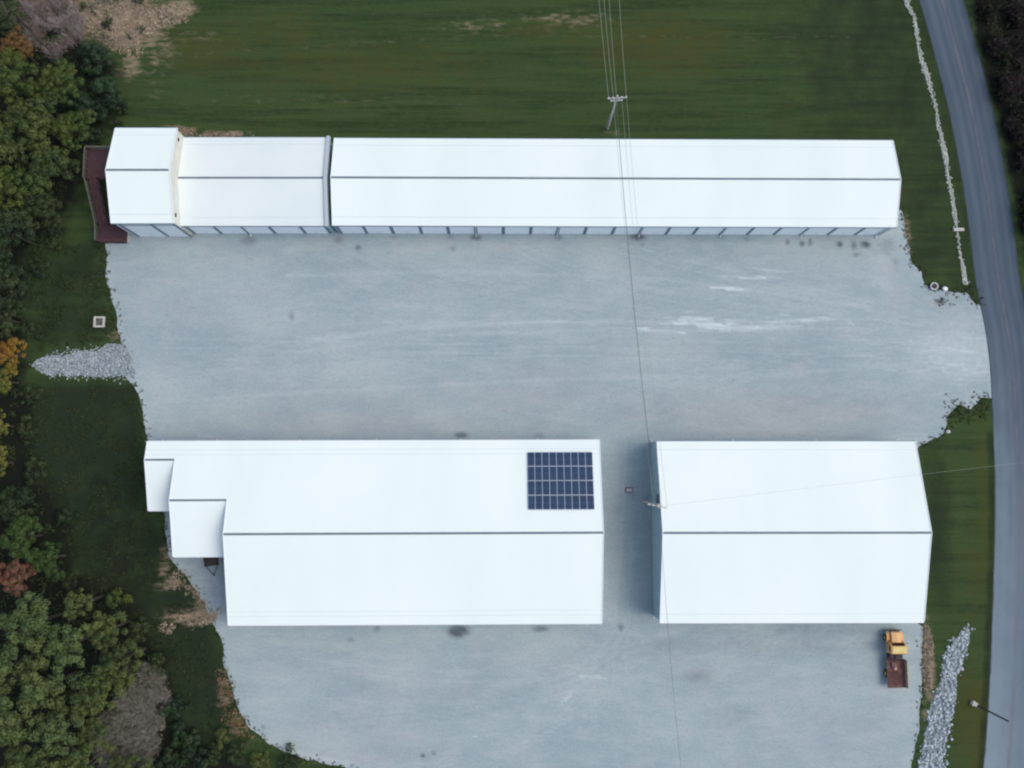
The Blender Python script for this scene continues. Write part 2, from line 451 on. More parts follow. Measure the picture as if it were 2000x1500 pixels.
# ------------------------------------------------------------ gravel yard
_wg = random.Random(21)
WS = []
for cx_, cy_, rx_, ry_, n_, am_, sl_ in ((1420, 562, 40, 5, 6, .8, .03), (1450, 541, 50, 5, 7, .65, .03), (1505, 530, 40, 5, 5, .6, .04), (1475, 513, 20, 3, 3, .5, 0), (1285, 647, 55, 4, 9, .95, .02), (1345, 630, 45, 9, 12, .8, 0), (1420, 636, 80, 10, 22, .75, -.03), (1500, 640, 70, 7, 12, .6, -.04),
                                         (1570, 628, 70, 5, 9, .55, -.08), (1345, 608, 26, 5, 3, .45, 0), (1660, 628, 12, 8, 4, .55, .5), (1530, 614, 10, 4, 2, .6, 0), (640, 660, 90, 8, 9, .42, -.12), (760, 634, 60, 7, 7, .4, -.05), (900, 630, 90, 5, 7, .38, 0), (1070, 629, 100, 5, 7, .4, 0),
                                         (870, 654, 16, 3, 3, .5, 0), (1050, 652, 60, 3, 4, .35, 0), (1205, 640, 30, 5, 4, .5, 0), (1130, 1322, 34, 6, 7, .55, .0), (1112, 1360, 18, 22, 8, .5, -1.), (1090, 1412, 30, 12, 8, .4, -.5), (1050, 1440, 40, 10, 6, .35, -.4), (890, 1312, 6, 16, 3, .45, 3), (925, 1437, 6, 4, 2, .5, 0),
                                         (1850, 700, 80, 60, 60, .42, -.08), (1780, 680, 70, 50, 26, .3, -.06), (1480, 560, 200, 50, 18, .25, .02), (1300, 600, 200, 60, 14, .22, 0), (1720, 545, 24, 40, 9, .35, 1.1), (600, 640, 300, 60, 14, .2, -.06), (1160, 540, 60, 14, 4, .25, -.15), (1060, 1300, 200, 80, 22, .22, -.5), (1500, 1330, 220, 80, 16, .2, -.1)):
    for _ in range(n_):
        x_ = _wg.gauss(cx_, rx_ * .5); y_ = _wg.gauss(cy_, ry_ * .5) + (x_ - cx_) * (sl_ if abs(sl_) < 1 else 0); h_ = _wg.uniform(5, max(9, min(rx_, 60) * .6)); d_ = h_ * sl_ + _wg.uniform(-1.5, 1.5)
        WS.append(((x_ - h_, y_ - d_), (x_ + h_, y_ + d_), _wg.uniform(2.2, 3.8), am_ * _wg.uniform(.4, 1.0)))
for pts_, w_, a_ in (([(250, 690), (262, 740)], 8, .35), ([(205, 490), (222, 600), (240, 660)], 6, .25), ([(270, 760), (290, 840)], 8, .3), ([(462, 1390), (510, 1440), (590, 1474), (680, 1490)], 7, .35), ([(1930, 640), (1937, 700), (1936, 770)], 7, .4), ([(500, 676), (640, 658), (800, 634), (1050, 629), (1180, 627)], 4, .28)):
    for a, b in zip(pts_[:-1], pts_[1:]): WS.append((a, b, w_, a_))


def g_white(X, Y):
    m = np.zeros(X.shape)
    for a, b, w_, am in WS: m = np.maximum(m, stroke(X, Y, [a, b], w_, am))
    return m


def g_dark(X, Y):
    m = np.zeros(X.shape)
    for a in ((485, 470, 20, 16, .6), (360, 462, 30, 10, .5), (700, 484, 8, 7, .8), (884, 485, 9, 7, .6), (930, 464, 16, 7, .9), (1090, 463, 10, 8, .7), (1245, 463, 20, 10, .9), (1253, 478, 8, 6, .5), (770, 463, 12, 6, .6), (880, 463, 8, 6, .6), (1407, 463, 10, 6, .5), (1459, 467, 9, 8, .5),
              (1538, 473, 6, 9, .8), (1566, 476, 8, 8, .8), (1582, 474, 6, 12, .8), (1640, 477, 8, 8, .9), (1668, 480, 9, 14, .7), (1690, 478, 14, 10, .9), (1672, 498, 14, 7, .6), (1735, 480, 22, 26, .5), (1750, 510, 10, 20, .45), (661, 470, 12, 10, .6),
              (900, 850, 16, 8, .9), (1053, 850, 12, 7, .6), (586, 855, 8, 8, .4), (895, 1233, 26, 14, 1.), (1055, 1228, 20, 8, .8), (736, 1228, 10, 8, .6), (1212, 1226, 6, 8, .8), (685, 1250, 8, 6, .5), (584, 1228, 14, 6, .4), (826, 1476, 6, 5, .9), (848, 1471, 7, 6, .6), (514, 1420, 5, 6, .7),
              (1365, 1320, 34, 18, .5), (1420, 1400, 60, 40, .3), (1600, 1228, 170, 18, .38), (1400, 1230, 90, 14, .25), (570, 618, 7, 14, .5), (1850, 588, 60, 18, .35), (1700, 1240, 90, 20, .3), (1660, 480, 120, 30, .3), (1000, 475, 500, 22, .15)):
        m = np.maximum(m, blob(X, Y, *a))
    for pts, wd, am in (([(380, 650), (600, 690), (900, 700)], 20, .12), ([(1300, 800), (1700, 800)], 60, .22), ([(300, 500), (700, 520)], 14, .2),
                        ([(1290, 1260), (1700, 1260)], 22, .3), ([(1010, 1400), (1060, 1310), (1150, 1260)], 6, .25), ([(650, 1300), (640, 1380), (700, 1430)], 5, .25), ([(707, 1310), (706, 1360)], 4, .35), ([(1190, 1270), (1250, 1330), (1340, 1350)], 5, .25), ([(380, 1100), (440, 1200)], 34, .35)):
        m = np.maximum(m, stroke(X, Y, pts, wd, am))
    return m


def g_tan(X, Y):
    m = np.zeros(X.shape)
    for a in ((1750, 590, 24, 28, .3), (1735, 555, 16, 30, .4), (875, 750, 24, 22, .5), (990, 487, 12, 12, .4), (1050, 740, 120, 34, .3), (700, 800, 260, 60, .32), (340, 600, 120, 40, .22), (400, 850, 140, 20, .3), (1200, 765, 60, 16, .3), (1370, 1320, 30, 22, .3),
              (800, 1340, 160, 50, .25), (700, 1440, 200, 50, .3), (1000, 1300, 90, 40, .2), (1640, 1430, 200, 60, .22), (640, 470, 60, 20, .3), (1690, 480, 20, 14, .5), (850, 478, 60, 20, .3), (1195, 468, 60, 14, .25), (1500, 810, 330, 50, .5), (700, 830, 420, 40, .45), (1000, 780, 160, 40, .4), (1850, 650, 60, 40, .35), (700, 540, 60, 20, .25), (1100, 1300, 60, 30, .25), (650, 1480, 150, 14, .5), (1730, 520, 20, 30, .5), (1705, 500, 14, 20, .4)):
        m = np.maximum(m, blob(X, Y, *a))
    return m


BREAK['rut'] = BREAK['pale'] = 1.6; SOFT['rut'] = SOFT['pale'] = (.1, 1.5)
gravel_m = surface('gravel', (.278, .364, .378),
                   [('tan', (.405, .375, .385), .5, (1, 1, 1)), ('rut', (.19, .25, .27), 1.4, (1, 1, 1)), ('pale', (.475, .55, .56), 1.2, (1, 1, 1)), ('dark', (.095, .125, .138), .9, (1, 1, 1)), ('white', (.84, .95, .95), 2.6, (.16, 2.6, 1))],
                   [(.045, (1, 1, 1), .35, .65, (.375, .448, .44), .85), (.09, (.6, 1.2, 1), .38, .62, (.22, .298, .328), .85), (.4, (.45, 1.3, 1), .46, .72, (.44, .49, .49), .5), (1.1, (.6, 1.2, 1), .5, .8, (.215, .265, .29), .5),
                    (.35, (1, 1, 1), .55, .8, (.395, .39, .41), .55), (2.6, (.8, 1.1, 1), .48, .75, (.20, .25, .265), .45), (5, (1, 1, 1), .45, .75, (.46, .52, .52), .5), (9, (1, 1, 1), .4, .75, (.45, .50, .50), .5), (14, (1, 1, 1), .5, .8, (.14, .18, .19), .6)],
                   bump=.6, bscale=9)
_tg = random.Random(5)


def bez(a, b, c_, n_=14):
    return [((1 - t) ** 2 * a[0] + 2 * t * (1 - t) * b[0] + t * t * c_[0], (1 - t) ** 2 * a[1] + 2 * t * (1 - t) * b[1] + t * t * c_[1]) for t in [i / n_ for i in range(n_ + 1)]]


TRK = []
for i in range(13):          # vehicles swinging in from the road to the doors
    x_ = _tg.uniform(420, 1640); y_ = _tg.choice([475, 480, 845]); TRK.append(bez((1925, _tg.uniform(620, 740)), (_tg.uniform(x_ + 40, min(1800, x_ + 500)), _tg.uniform(600, 700)), (x_, y_)))
for i in range(6): y_ = _tg.uniform(570, 760); TRK.append(bez((1900, _tg.uniform(620, 740)), (1200, y_), (_tg.uniform(260, 420), y_ + _tg.uniform(-40, 60))))
for i in range(9):           # turning circles on the lower yard
    x_ = _tg.uniform(560, 1500); TRK.append(bez((1230, 1200), (_tg.uniform(1100, 1300), _tg.uniform(1330, 1480)), (x_, _tg.uniform(1240, 1460))))
for i in range(3): TRK.append(bez((_tg.uniform(1215, 1245), 860), (1228, 1030), (_tg.uniform(1205, 1245), 1215)))


def pale_area(X, Y):
    m = np.zeros(X.shape)
    for a in ((1870, 690, 130, 90, .75), (1800, 640, 160, 60, .4), (1400, 600, 380, 60, .30), (700, 600, 420, 70, .30), (560, 720, 300, 40, .22), (1720, 540, 40, 60, .45), (1100, 1380, 160, 80, .38), (1200, 1460, 400, 40, .25), (700, 1420, 160, 60, .25), (450, 560, 160, 60, .25), (1640, 1420, 120, 60, .25), (300, 640, 60, 120, .3)):
        m = np.maximum(m, blob(X, Y, *a))
    for p_, w_, a_ in (([(600, 668), (800, 640), (1100, 628), (1400, 630), (1700, 622), (1900, 650)], 7, .6), ([(540, 692), (620, 684), (820, 655), (1120, 645), (1420, 645), (1720, 640), (1900, 670)], 6, .5), ([(560, 540), (900, 530), (1300, 545), (1700, 600)], 7, .5), ([(400, 780), (700, 760), (1100, 740), (1500, 735), (1880, 700)], 7, .5)):
        m = np.maximum(m, stroke(X, Y, p_, w_, a_))
    return m


def tracks(X, Y, odd):
    m = np.zeros(X.shape)
    for i, t in enumerate(TRK):
        if i % 2 != odd: continue
        for d in (-11, 11):
            m = np.maximum(m, stroke(X, Y, [(x, y + d * .8) if abs(t[0][0] - t[-1][0]) > 200 else (x + d, y) for x, y in t], 3.2, .30 + .1 * (i % 3)))
    return m


lot = rough_line(LOTW, .25, .55, 3)
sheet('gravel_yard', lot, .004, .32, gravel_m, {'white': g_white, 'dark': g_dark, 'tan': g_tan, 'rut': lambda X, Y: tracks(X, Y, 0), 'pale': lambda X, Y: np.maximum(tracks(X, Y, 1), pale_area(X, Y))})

# ------------------------------------------------------------ road
rl = [Vector(p) for p in W2(ROADL)]
rl = [Vector(p) for p in rough_line([tuple(p) for p in rl], 1.5, 0.0, 1, False)]


def offs(line, d):
    out = []
    for i, p in enumerate(line):
        t = (line[min(i + 1, len(line) - 1)] - line[max(i - 1, 0)]).normalized()
        out.append(p + Vector((-t.y, t.x)) * d)      # left of travel (travelling south: east side)
    return out


for _ in range(3): rl = [rl[0]] + [(rl[i - 1] + rl[i] * 2 + rl[i + 1]) / 4 for i in range(1, len(rl) - 1)] + [rl[-1]]
ext0 = rl[0] + (rl[0] - rl[1]).normalized() * 300; ext1 = rl[-1] + (rl[-1] - rl[-2]).normalized() * 300
rl = [ext0] + rl + [ext1]
RWD = 6.3
me_v = []; me_f = []; us = []
cols = 22
for k in range(cols + 1):
    for p in offs(rl, RWD * k / cols): me_v.append((p.x, p.y, 0)); us.append(k / cols)
nr = len(rl)
for k in range(cols):
    for i in range(nr - 1): me_f.append((k * nr + i, (k + 1) * nr + i, (k + 1) * nr + i + 1, k * nr + i + 1))
us = np.array(us)


def road_edges(sd_):
    out = []
    return out


asph = surface('asphalt', (.064, .088, .112),
               [('track', (.100, .132, .168), .5, (1, .1, 1)), ('dust', (.205, .265, .30), .2, (1, .5, 1)), ('centre', (.15, .145, .165), .8, (1, .25, 1)), ('edge', (.035, .05, .065), .8, (1, .3, 1))],
               [(.06, (1, .4, 1), .35, .7, (.062, .092, .125), .7), (.5, (1, .12, 1), .45, .7, (.045, .072, .11), .5), (12, (1, 1, 1), .45, .8, (.10, .13, .16), .3)], rough=.8, bump=.25, bscale=14)
me = mesh_np('road', np.array(me_v), np.array(me_f), asph)
if me.polygons[0].normal.z < 0: me.flip_normals()
Vr = np.array(me_v)
for nm, arr in (('track', .55 * np.exp(-((us - .22) / .09) ** 2) + .5 * np.exp(-((us - .42) / .06) ** 2) + .45 * np.exp(-((us - .62) / .07) ** 2) + .4 * np.exp(-((us - .82) / .07) ** 2)),
                ('centre', .6 * np.exp(-((us - .52) / .035) ** 2)), ('edge', .7 * np.exp(-(us / .03) ** 2) + .8 * np.exp(-((1 - us) / .05) ** 2)),
                ('dust', np.clip((P(1930, 480).y - Vr[:, 1]) / 75, 0, 1.) * (.55 + .45 * np.exp(-(us / .5) ** 2)))):
    a = me.attributes.new(nm, 'FLOAT', 'POINT'); a.data.foreach_set('value', np.clip(arr, 0, 1).astype(np.float32))
tag(ob('road', me, None, (0, 0, .008)), kind='structure')

# ------------------------------------------------------------ buildings


def fit_rect(nw, ne, sw, se, z):
    """rectangle (centre, angle, half length, half width) that fits four eave corners seen in the photo"""
    a, b, c, d = (P(*q, z) for q in (nw, ne, sw, se))
    e = ((b - a).normalized() + (d - c).normalized()); ang = math.atan2(e.y, e.x)
    ctr = (a + b + c + d) / 4; ux = Vector((math.cos(ang), math.sin(ang), 0)); uy = Vector((-ux.y, ux.x, 0))
    xs = [(p - ctr).dot(ux) for p in (a, b, c, d)]; ys = [(p - ctr).dot(uy) for p in (a, b, c, d)]
    print('fit', [round(x, 2) for x in xs], [round(y, 2) for y in ys], 'ang', round(math.degrees(ang), 3))
    xl = (xs[0] + xs[2]) / 2; xr = (xs[1] + xs[3]) / 2; yt = (ys[0] + ys[1]) / 2; yb = (ys[2] + ys[3]) / 2
    ctr = ctr + ux * (xl + xr) / 2 + uy * (yt + yb) / 2
    return ctr, ang, (xr - xl) / 2, (yt - yb) / 2


def roof_slab(mb, x0, x1, ya, za, yb, zb, t=.14):
    """sloping slab between (ya,za) and (yb,zb), top surface exact"""
    mb.poly([(x0, ya, za), (x1, ya, za), (x1, yb, zb), (x0, yb, zb), (x0, ya, za - t), (x1, ya, za - t), (x1, yb, zb - t), (x0, yb, zb - t)],
            [(0, 1, 2, 3), (7, 6, 5, 4), (0, 4, 5, 1), (1, 5, 6, 2), (2, 6, 7, 3), (3, 7, 4, 0)])


def gable_wall(mb, x, xt, hw, ze, zr, y0=None, y1=None):
    mb.prism([(x, -hw, 0), (x, hw, 0), (x, hw, ze), (x, 0, zr), (x, -hw, ze)], (xt, 0, 0))


def ridge_cap(x0, x1, y, z, w_=.13, h=.05, parent=None, sl=.25):
    m = MB()
    m.poly([(x0, y - w_, z - sl * w_ + h * .4), (x1, y - w_, z - sl * w_ + h * .4), (x1, y, z + h), (x0, y, z + h), (x0, y + w_, z - sl * w_ + h * .4), (x1, y + w_, z - sl * w_ + h * .4),
            (x0, y - w_, z - sl * w_ - .02), (x1, y - w_, z - sl * w_ - .02), (x0, y + w_, z - sl * w_ - .02), (x1, y + w_, z - sl * w_ - .02)],
           [(0, 1, 2, 3), (3, 2, 5, 4), (6, 7, 1, 0), (4, 5, 9, 8), (0, 3, 4, 8, 6), (1, 7, 9, 5, 2)])
    return m.build('ridge_cap', M['ridge'], parent)


def rake(mb, x, y0, z0, y1, z1, w_=.10, h=.05):
    mb.poly([(x - w_ / 2, y0, z0 - .16), (x + w_ / 2, y0, z0 - .16), (x + w_ / 2, y0, z0 + h), (x - w_ / 2, y0, z0 + h),
             (x - w_ / 2, y1, z1 - .16), (x + w_ / 2, y1, z1 - .16), (x + w_ / 2, y1, z1 + h), (x - w_ / 2, y1, z1 + h)],
            [(0, 1, 2, 3), (7, 6, 5, 4), (0, 4, 5, 1), (1, 5, 6, 2), (2, 6, 7, 3), (3, 7, 4, 0)])


_door = {}


def door_mesh(wd, ht):
    k = (round(wd, 2), round(ht, 2))
    if k not in _door:
        m = MB(); n = 14
        for i in range(n):
            z0 = ht * i / n; z1 = ht * (i + 1) / n; zm = z0 + (z1 - z0) * .35
            m.poly([(-wd / 2, 0, z0), (wd / 2, 0, z0), (wd / 2, -.025, zm), (-wd / 2, -.025, zm), (wd / 2, 0, z1), (-wd / 2, 0, z1)], [(0, 1, 2, 3), (3, 2, 4, 5)])
        m.box(-wd / 2, wd / 2, -.04, 0, 0, .08)
        o = m.build('tmp', M['door']); _door[k] = o.data; bpy.data.objects.remove(o)
        h = MB(); h.box(-.12, .12, -.03, 0, 0, .03); h.box(-.02, .02, -.04, 0, -.1, .03)
        o = h.build('tmp', M['steel']); _door[(k, 'h')] = o.data; bpy.data.objects.remove(o)
    return _door[k], _door[(k, 'h')]


def add_door(parent, x, y, wd, ht, face=-1, handle=True, z=.03):
    dm, hm = door_mesh(wd, ht)
    d = ob('roller_door', dm, parent, (x, y, z)); d.rotation_euler = (0, 0, 0 if face < 0 else math.pi)
    if handle: ob('handle', hm, d, (0, -.045, .75))
    return d


def downspout(parent, x, y, ztop, face=-1, elbow=.45):
    m = MB(); f = face
    m.box(x - .05, x + .05, min(y, y + f * .1), max(y, y + f * .1), .15, ztop)
    m.box(x - .05, x + .05, min(y + f * .02, y + f * elbow), max(y + f * .02, y + f * elbow), .06, .17)
    return m.build('downspout', M['trim'], parent)


def walkdoor(parent, x, y, rz, material, z=.02):
    m = MB(); m.box(-.5, .5, -.05, 0, 0, 2.1)
    d = m.build('door', material, parent, (x, y, z)); d.rotation_euler = (0, 0, rz)
    k = MB(); k.tube((.38, -.05, 1.0), (.38, -.12, 1.0), .03); k.build('handle', M['steel'], d)
    return d


def storage(name, label, corners, ze, rise, wallm, roofm, bays=None, ov=.12, rk=.08, face_s=True, face_n=False, west='wall', east='wall', post_edges=None, seams=True):
    ctr, ang, L, Wd = fit_rect(*corners, ze)
    zr = ze + rise
    root = empty(name, (ctr.x, ctr.y, 0), ang); tag(root, label, 'building')
    hw = Wd - ov; zw = ze + rise * ov / Wd - .15
    wm = MB()
    t = .12
    x0, x1 = -L + rk, L - rk
    wm.box(x0 + t, x1 - t, -hw, -hw + t, 0, zw); wm.build('wall', M[wallm[0]], root)
    wm = MB(); wm.box(x0 + t, x1 - t, hw - t, hw, 0, zw); wm.build('wall', M[wallm[0]], root)
    zrw = zr - .15
    for x, mm, sgn in ((x0, wallm[1], 1), (x1, wallm[2], -1)):
        gw = MB(); gable_wall(gw, x, sgn * t, hw, zw, zrw); gw.build('end_wall', M[mm], root)
    r = MB(); roof_slab(r, -L, L, -Wd, ze, 0, zr); roof_slab(r, -L, L, 0, zr, Wd, ze)
    rf = r.build('roof', M[roofm], root)
    for yy in (-Wd + 1.1, Wd - 1.1):
        zz = ze + (Wd - abs(yy)) * rise / Wd; q_ = MB(); q_.box(-L + .06, L - .06, yy - .035, yy + .035, zz - .01, zz + .022); q_.build('lap_seam', M['seam'], root)
    ridge_cap(-L, L, 0, zr, .145, parent=root, sl=rise / Wd)
    for x in (-L, L):
        for s_ in (-1, 1):
            tr = MB(); rake(tr, x, s_ * Wd, ze, s_ * .001, zr); tr.build('rake_trim', M['trim'], root)
    for y, s_ in ((-Wd, -1), (Wd, 1)):
        gt = MB(); gt.box(-L, L, min(y, y + s_ * .11), max(y, y + s_ * .11), ze - .16, ze - .03); gt.build('gutter', M['trim_dark' if (rise < 2.4 or y > 0) else 'trim'], root)  # dark gutters paint in the shadow line under the eaves
    return root, L, Wd, hw, zw, zr, x0, x1


def w2l(root, p):
    a = root.rotation_euler[2]; d = Vector(p) - root.location
    return Vector((d.x * math.cos(a) + d.y * math.sin(a), -d.x * math.sin(a) + d.y * math.cos(a), d.z))


def front(root, hw, xs, ze, ht, face=-1, clip=None, handles=True, pil=.40, spouts=()):
    """pilasters at xs, a roller door between each pair"""
    y = face * hw
    pm = MB(); pm.box(-pil / 2, pil / 2, -.06, 0, 0, ze - .15); po = pm.build('tmp', M['trim_dark']); pme = po.data; bpy.data.objects.remove(po)
    for x in xs:
        o = ob('door_post', pme, root, (x, y, 0)); o.rotation_euler = (0, 0, 0 if face < 0 else math.pi)
    for a, b in zip(xs[:-1], xs[1:]):
        if b - a > 1.6: add_door(root, (a + b) / 2, y + face * .012, b - a - pil - .06, ht, face, handles)
    hd = MB(); hd.box(xs[0], xs[-1], min(y, y + face * .03), max(y, y + face * .03), ht + .06, ht + .16)
    hd.build('door_header', M['trim_dark'], root)
    for x in spouts: downspout(root, x, y + face * .075, ze - .1, face)


# top right long storage block
A, L, Wd, hw, zw, zr, ax0, ax1 = storage('storage_building', 'longest white metal storage building with a row of twenty doors, behind the yard', ((652, 269), (1745, 275), (650, 441), (1751, 443)), 4.1, 1.66, ('wall', 'wall', 'wall'), 'roof')
px = [667, 717, 769, 824, 877, 930, 983, 1036, 1088, 1141, 1195, 1248, 1300, 1353, 1407, 1459, 1511, 1564, 1616, 1669, 1714]
xs = [w2l(A, P(q, 458)).x for q in px]; xs[0] = max(xs[0], ax0 + .15); xs[-1] = min(xs[-1], ax1 - .15)
front(A, hw, xs, zw, 3.3, spouts=[xs[5], xs[8], xs[11], xs[14], xs[17], xs[20] - .3])
vm = MB(); vm.tube((0, 0, 0), (0, 0, .45), .07); vm.tube((0, 0, .45), (0, 0, .5), .13)
front(A, hw, [ax0 + 1.5 + i * (ax1 - ax0 - 3) / 20 for i in range(21)], zw, 3.0, face=1, handles=False)

# annex between
B_, bL, bW, bhw, bzw, bzr, bx0, bx1 = storage('storage_annex', 'lower dull white annex joining the tall block to the long storage building', ((352, 268.5), (636, 268.5), (352, 441), (639, 441)), 4.0, 1.45, ('wall', 'wall', 'wall'), 'roof_dull', rk=.05)
px = [381, 433, 486, 538, 597, 640]
xs = [w2l(B_, P(q, 457)).x for q in px]; xs[-1] = bx1 - .15
front(B_, bhw, xs, bzw, 3.1, spouts=[xs[2] + .3])
cp = MB()
for s_ in (-1, 1):
    y0_, y1_ = s_ * (bW + .12), 0
    cp.poly([(bL - .02, y0_, 3.7), (bL + .42, y0_, 3.7), (bL + .42, y0_, 4.32), (bL - .02, y0_, 4.32), (bL - .02, y1_, bzr - .3), (bL + .42, y1_, bzr - .3), (bL + .42, y1_, bzr + .32), (bL - .02, y1_, bzr + .32)],
            [(0, 1, 2, 3), (0, 4, 5, 1), (1, 5, 6, 2), (2, 6, 7, 3), (3, 7, 4, 0)] + ([(7, 6, 5, 4)] if s_ > 0 else []))
cp.build('parapet_trim', mat('grey_parapet_metal', (.42, .47, .50), .45), B_)
ws = MB(); ws.box(bL + .05, bL + .32, -bhw, bhw, 0, 3.68); ws.build('end_screen', M['wall_teal'], B_)

# two storey end block
T_, tL, tW, thw, tzw, tzr, tx0, tx1 = storage('two_storey_block', 'tall two storey white block at the end of the top row beside the maroon stairs', ((224, 250), (345, 250), (218, 436), (340, 436)), 6.6, 2.05, ('wall', 'wall', 'cream'), 'roof', rk=.10)
px = [271, 329, 377]
xs = [w2l(T_, P(q, 457)).x for q in px]; xs[-1] = min(xs[-1], tx1 - .15)
front(T_, thw, xs, tzw, 5.0)
for q in (-thw + 1.2, thw - 1.2):
    m = MB(); m.box(0, .12, -.22, .22, -.12, .12); m.build('wall_lamp', M['dark'], T_, (tx1, q, 5.9))
walkdoor(T_, tx0 - .001, thw * .45, -math.pi / 2, M['trim'], z=3.95)

# bottom right barn
D, dL, dW, dhw, dzw, dzr, dx0, dx1 = storage('storage_barn', 'white barn nearest the road with blue grey end wall beside the lane', ((1283, 862), (1789, 862), (1289, 1216), (1804, 1215)), 5.5, 2.95, ('wall', 'wall_teal', 'wall_teal'), 'roof', rk=.15)
for fc in (-1, 1):
    n_ = 10; front(D, dhw, [dx0 + .2 + i * (dx1 - dx0 - .4) / n_ for i in range(n_ + 1)], dzw, 3.4, face=fc, handles=False,
                   spouts=[w2l(D, P(q, 860)).x for q in (1272, 1431, 1593, 1752)] if fc > 0 else [dx0 + .1, dx0 + 18])
rb = MB()
for i in range(60):
    y_ = -dhw + .2 + i * (2 * dhw - .4) / 59
    zt = dzw + (dzr - .2 - dzw) * (1 - abs(y_) / dhw)
    rb.box(dx0 - .035, dx0, y_ - .03, y_ + .03, 0, zt - .05)
rb.build('wall_rib', M['wall_teal'], D)
m = MB(); m.box(-.07, 0, -.7, .7, 0, 1.5)
for i in range(6): m.box(-.10, -.07, -.62, .62, .12 + i * .23, .22 + i * .23)
m.build('wall_vent', M['trim_dark'], D, (dx0, w2l(D, P(1284, 975, 4.6)).y, 4.0))

# bottom left barn with stepped shelters on its end
ze, rise = 5.5, 2.95
ctr, ang, eL, eW = fit_rect((447, 862), (1170, 860), (450, 1221), (1177, 1217), ze)
zr = ze + rise
E = empty('stepped_barn', (ctr.x, ctr.y, 0), ang); tag(E, 'long white barn with solar panels and two stepped open shelters on its end', 'building')
sl = rise / eW


def solve_y(py, pxx, f):
    lo, hi = -eW * 1.3, eW * 1.3           # local y whose point (x from px, y, z=f(y)) projects to row py
    a = E.rotation_euler[2]
    for _ in range(50):
        mid = (lo + hi) / 2
        q = w2l(E, P(pxx, py, f(mid)))
        if q.y > mid: lo = mid
        else: hi = mid
    return mid


zN = lambda y: ze + (eW - y) * sl
yR2 = solve_y(977, 385, zN); yR3 = solve_y(898, 310, zN)
zR2, zR3 = zN(yR2), zN(yR3)
yS2 = solve_y(1087, 390, lambda y: zR2 - (yR2 - y) * sl); yS3 = solve_y(997, 310, lambda y: zR3 - (yR3 - y) * sl)
zS2 = zR2 - (yR2 - yS2) * sl; zS3 = zR3 - (yR3 - yS3) * sl
print('steps', yR2, zR2, yS2, zS2, '|', yR3, zR3, yS3, zS3, eL, eW)
xE = eL; xM = w2l(E, P(438, 1047, zr)).x
xM = (xM + -eL) / 2
X2_ = (w2l(E, P(330, 977, zR2)).x + w2l(E, P(338, 1087, zS2)).x) / 2
X3_ = (w2l(E, P(283, 898, zR3)).x + w2l(E, P(290, 997, zS3)).x + w2l(E, P(286, 865, ze)).x) / 3
r = MB()
roof_slab(r, xM, xE, -eW, ze, 0, zr); roof_slab(r, xM, xE, 0, zr, eW, ze)
r.build('roof', M['roof'], E)
r = MB(); roof_slab(r, X2_, xM - .002, yR2, zR2, eW, ze); roof_slab(r, X2_, xM - .002, yS2, zS2, yR2, zR2); s2 = r.build('shelter_roof', M['roof'], E); s2['label'] = 'middle step of the roof with its own short ridge'
r = MB(); roof_slab(r, X3_, X2_ - .002, yR3, zR3, eW, ze); roof_slab(r, X3_, X2_ - .002, yS3, zS3, yR3, zR3); s3 = r.build('shelter_roof', M['roof'], E); s3['label'] = 'lowest and outermost step of the roof'
for yy, xa in ((-eW + 1.1, xM), (eW - 1.1, X3_), (-eW + 1.7, xM), (eW - 1.7, X3_)):
    zz = ze + (eW - abs(yy)) * sl; q_ = MB(); q_.box(xa + .06, xE - .06, yy - .03, yy + .03, zz - .01, zz + .018); q_.build('lap_seam', M['seam'], E)
ridge_cap(xM, xE, 0, zr, .145, parent=E, sl=sl); ridge_cap(X2_, xM - .05, yR2, zR2, .13, parent=E, sl=sl); ridge_cap(X3_, X2_ - .05, yR3, zR3, .13, parent=E, sl=sl)
for q in ((xE, -eW, ze, -.001, zr), (xE, eW, ze, .001, zr), (xM, -eW, ze, -.001, zr), (xM, yR2, zR2, .001, zr), (X2_, yS2, zS2, yR2 - .001, zR2), (X2_, yR3, zR3, yR2 + .001, zR2), (X3_, yS3, zS3, yR3 - .001, zR3), (X3_, eW, ze, yR3 + .001, zR3)):
    tr = MB(); rake(tr, *q); tr.build('rake_trim', M['trim'], E)
for q in ((xM, xE, -eW - .11, -eW, ze), (X3_, xE, eW, eW + .11, ze), (X2_, xM - .06, yS2 - .11, yS2, zS2), (X3_, X2_ - .06, yS3 - .11, yS3, zS3)):
    gt = MB(); gt.box(*q[:4], q[4] - .16, q[4] - .03); gt.build('gutter', M['trim'], E)
ov = .12; hwE = eW - ov; zwE = ze + rise * ov / eW - .15
wm = MB(); wm.box(xM + .25, xE - .25, -hwE, -hwE + .12, 0, zwE); wm.build('wall', M['wall'], E)
wm = MB(); wm.box(X3_ + .25, xE - .25, hwE - .12, hwE, 0, zwE); wm.build('wall', M['wall'], E)
gw = MB(); gable_wall(gw, xE - .1, -.12, hwE, zwE, zr - .15); gw.build('end_wall', M['wall'], E)
gw = MB(); gable_wall(gw, xM + .1, .12, hwE, zwE, zr - .15); gw.build('end_wall', M['trim_dark'], E)
gw = MB(); gw.prism([(X3_ + .1, yR3, 0), (X3_ + .1, hwE, 0), (X3_ + .1, hwE, zwE), (X3_ + .1, yR3, zR3 - .16)], (.12, 0, 0)); gw.build('end_wall', M['wall'], E)


def post(x, y, zt):
    m = MB(); m.box(-.12, .12, -.12, .12, 0, zt); o = m.build('shelter_post', M['wood_dark'], E, (x, y, 0))
    b = MB(); b.tube((0, 0, zt - 1.2), (1.1, 0, zt - .12), .06); b.build('brace', M['wood_dark'], o)


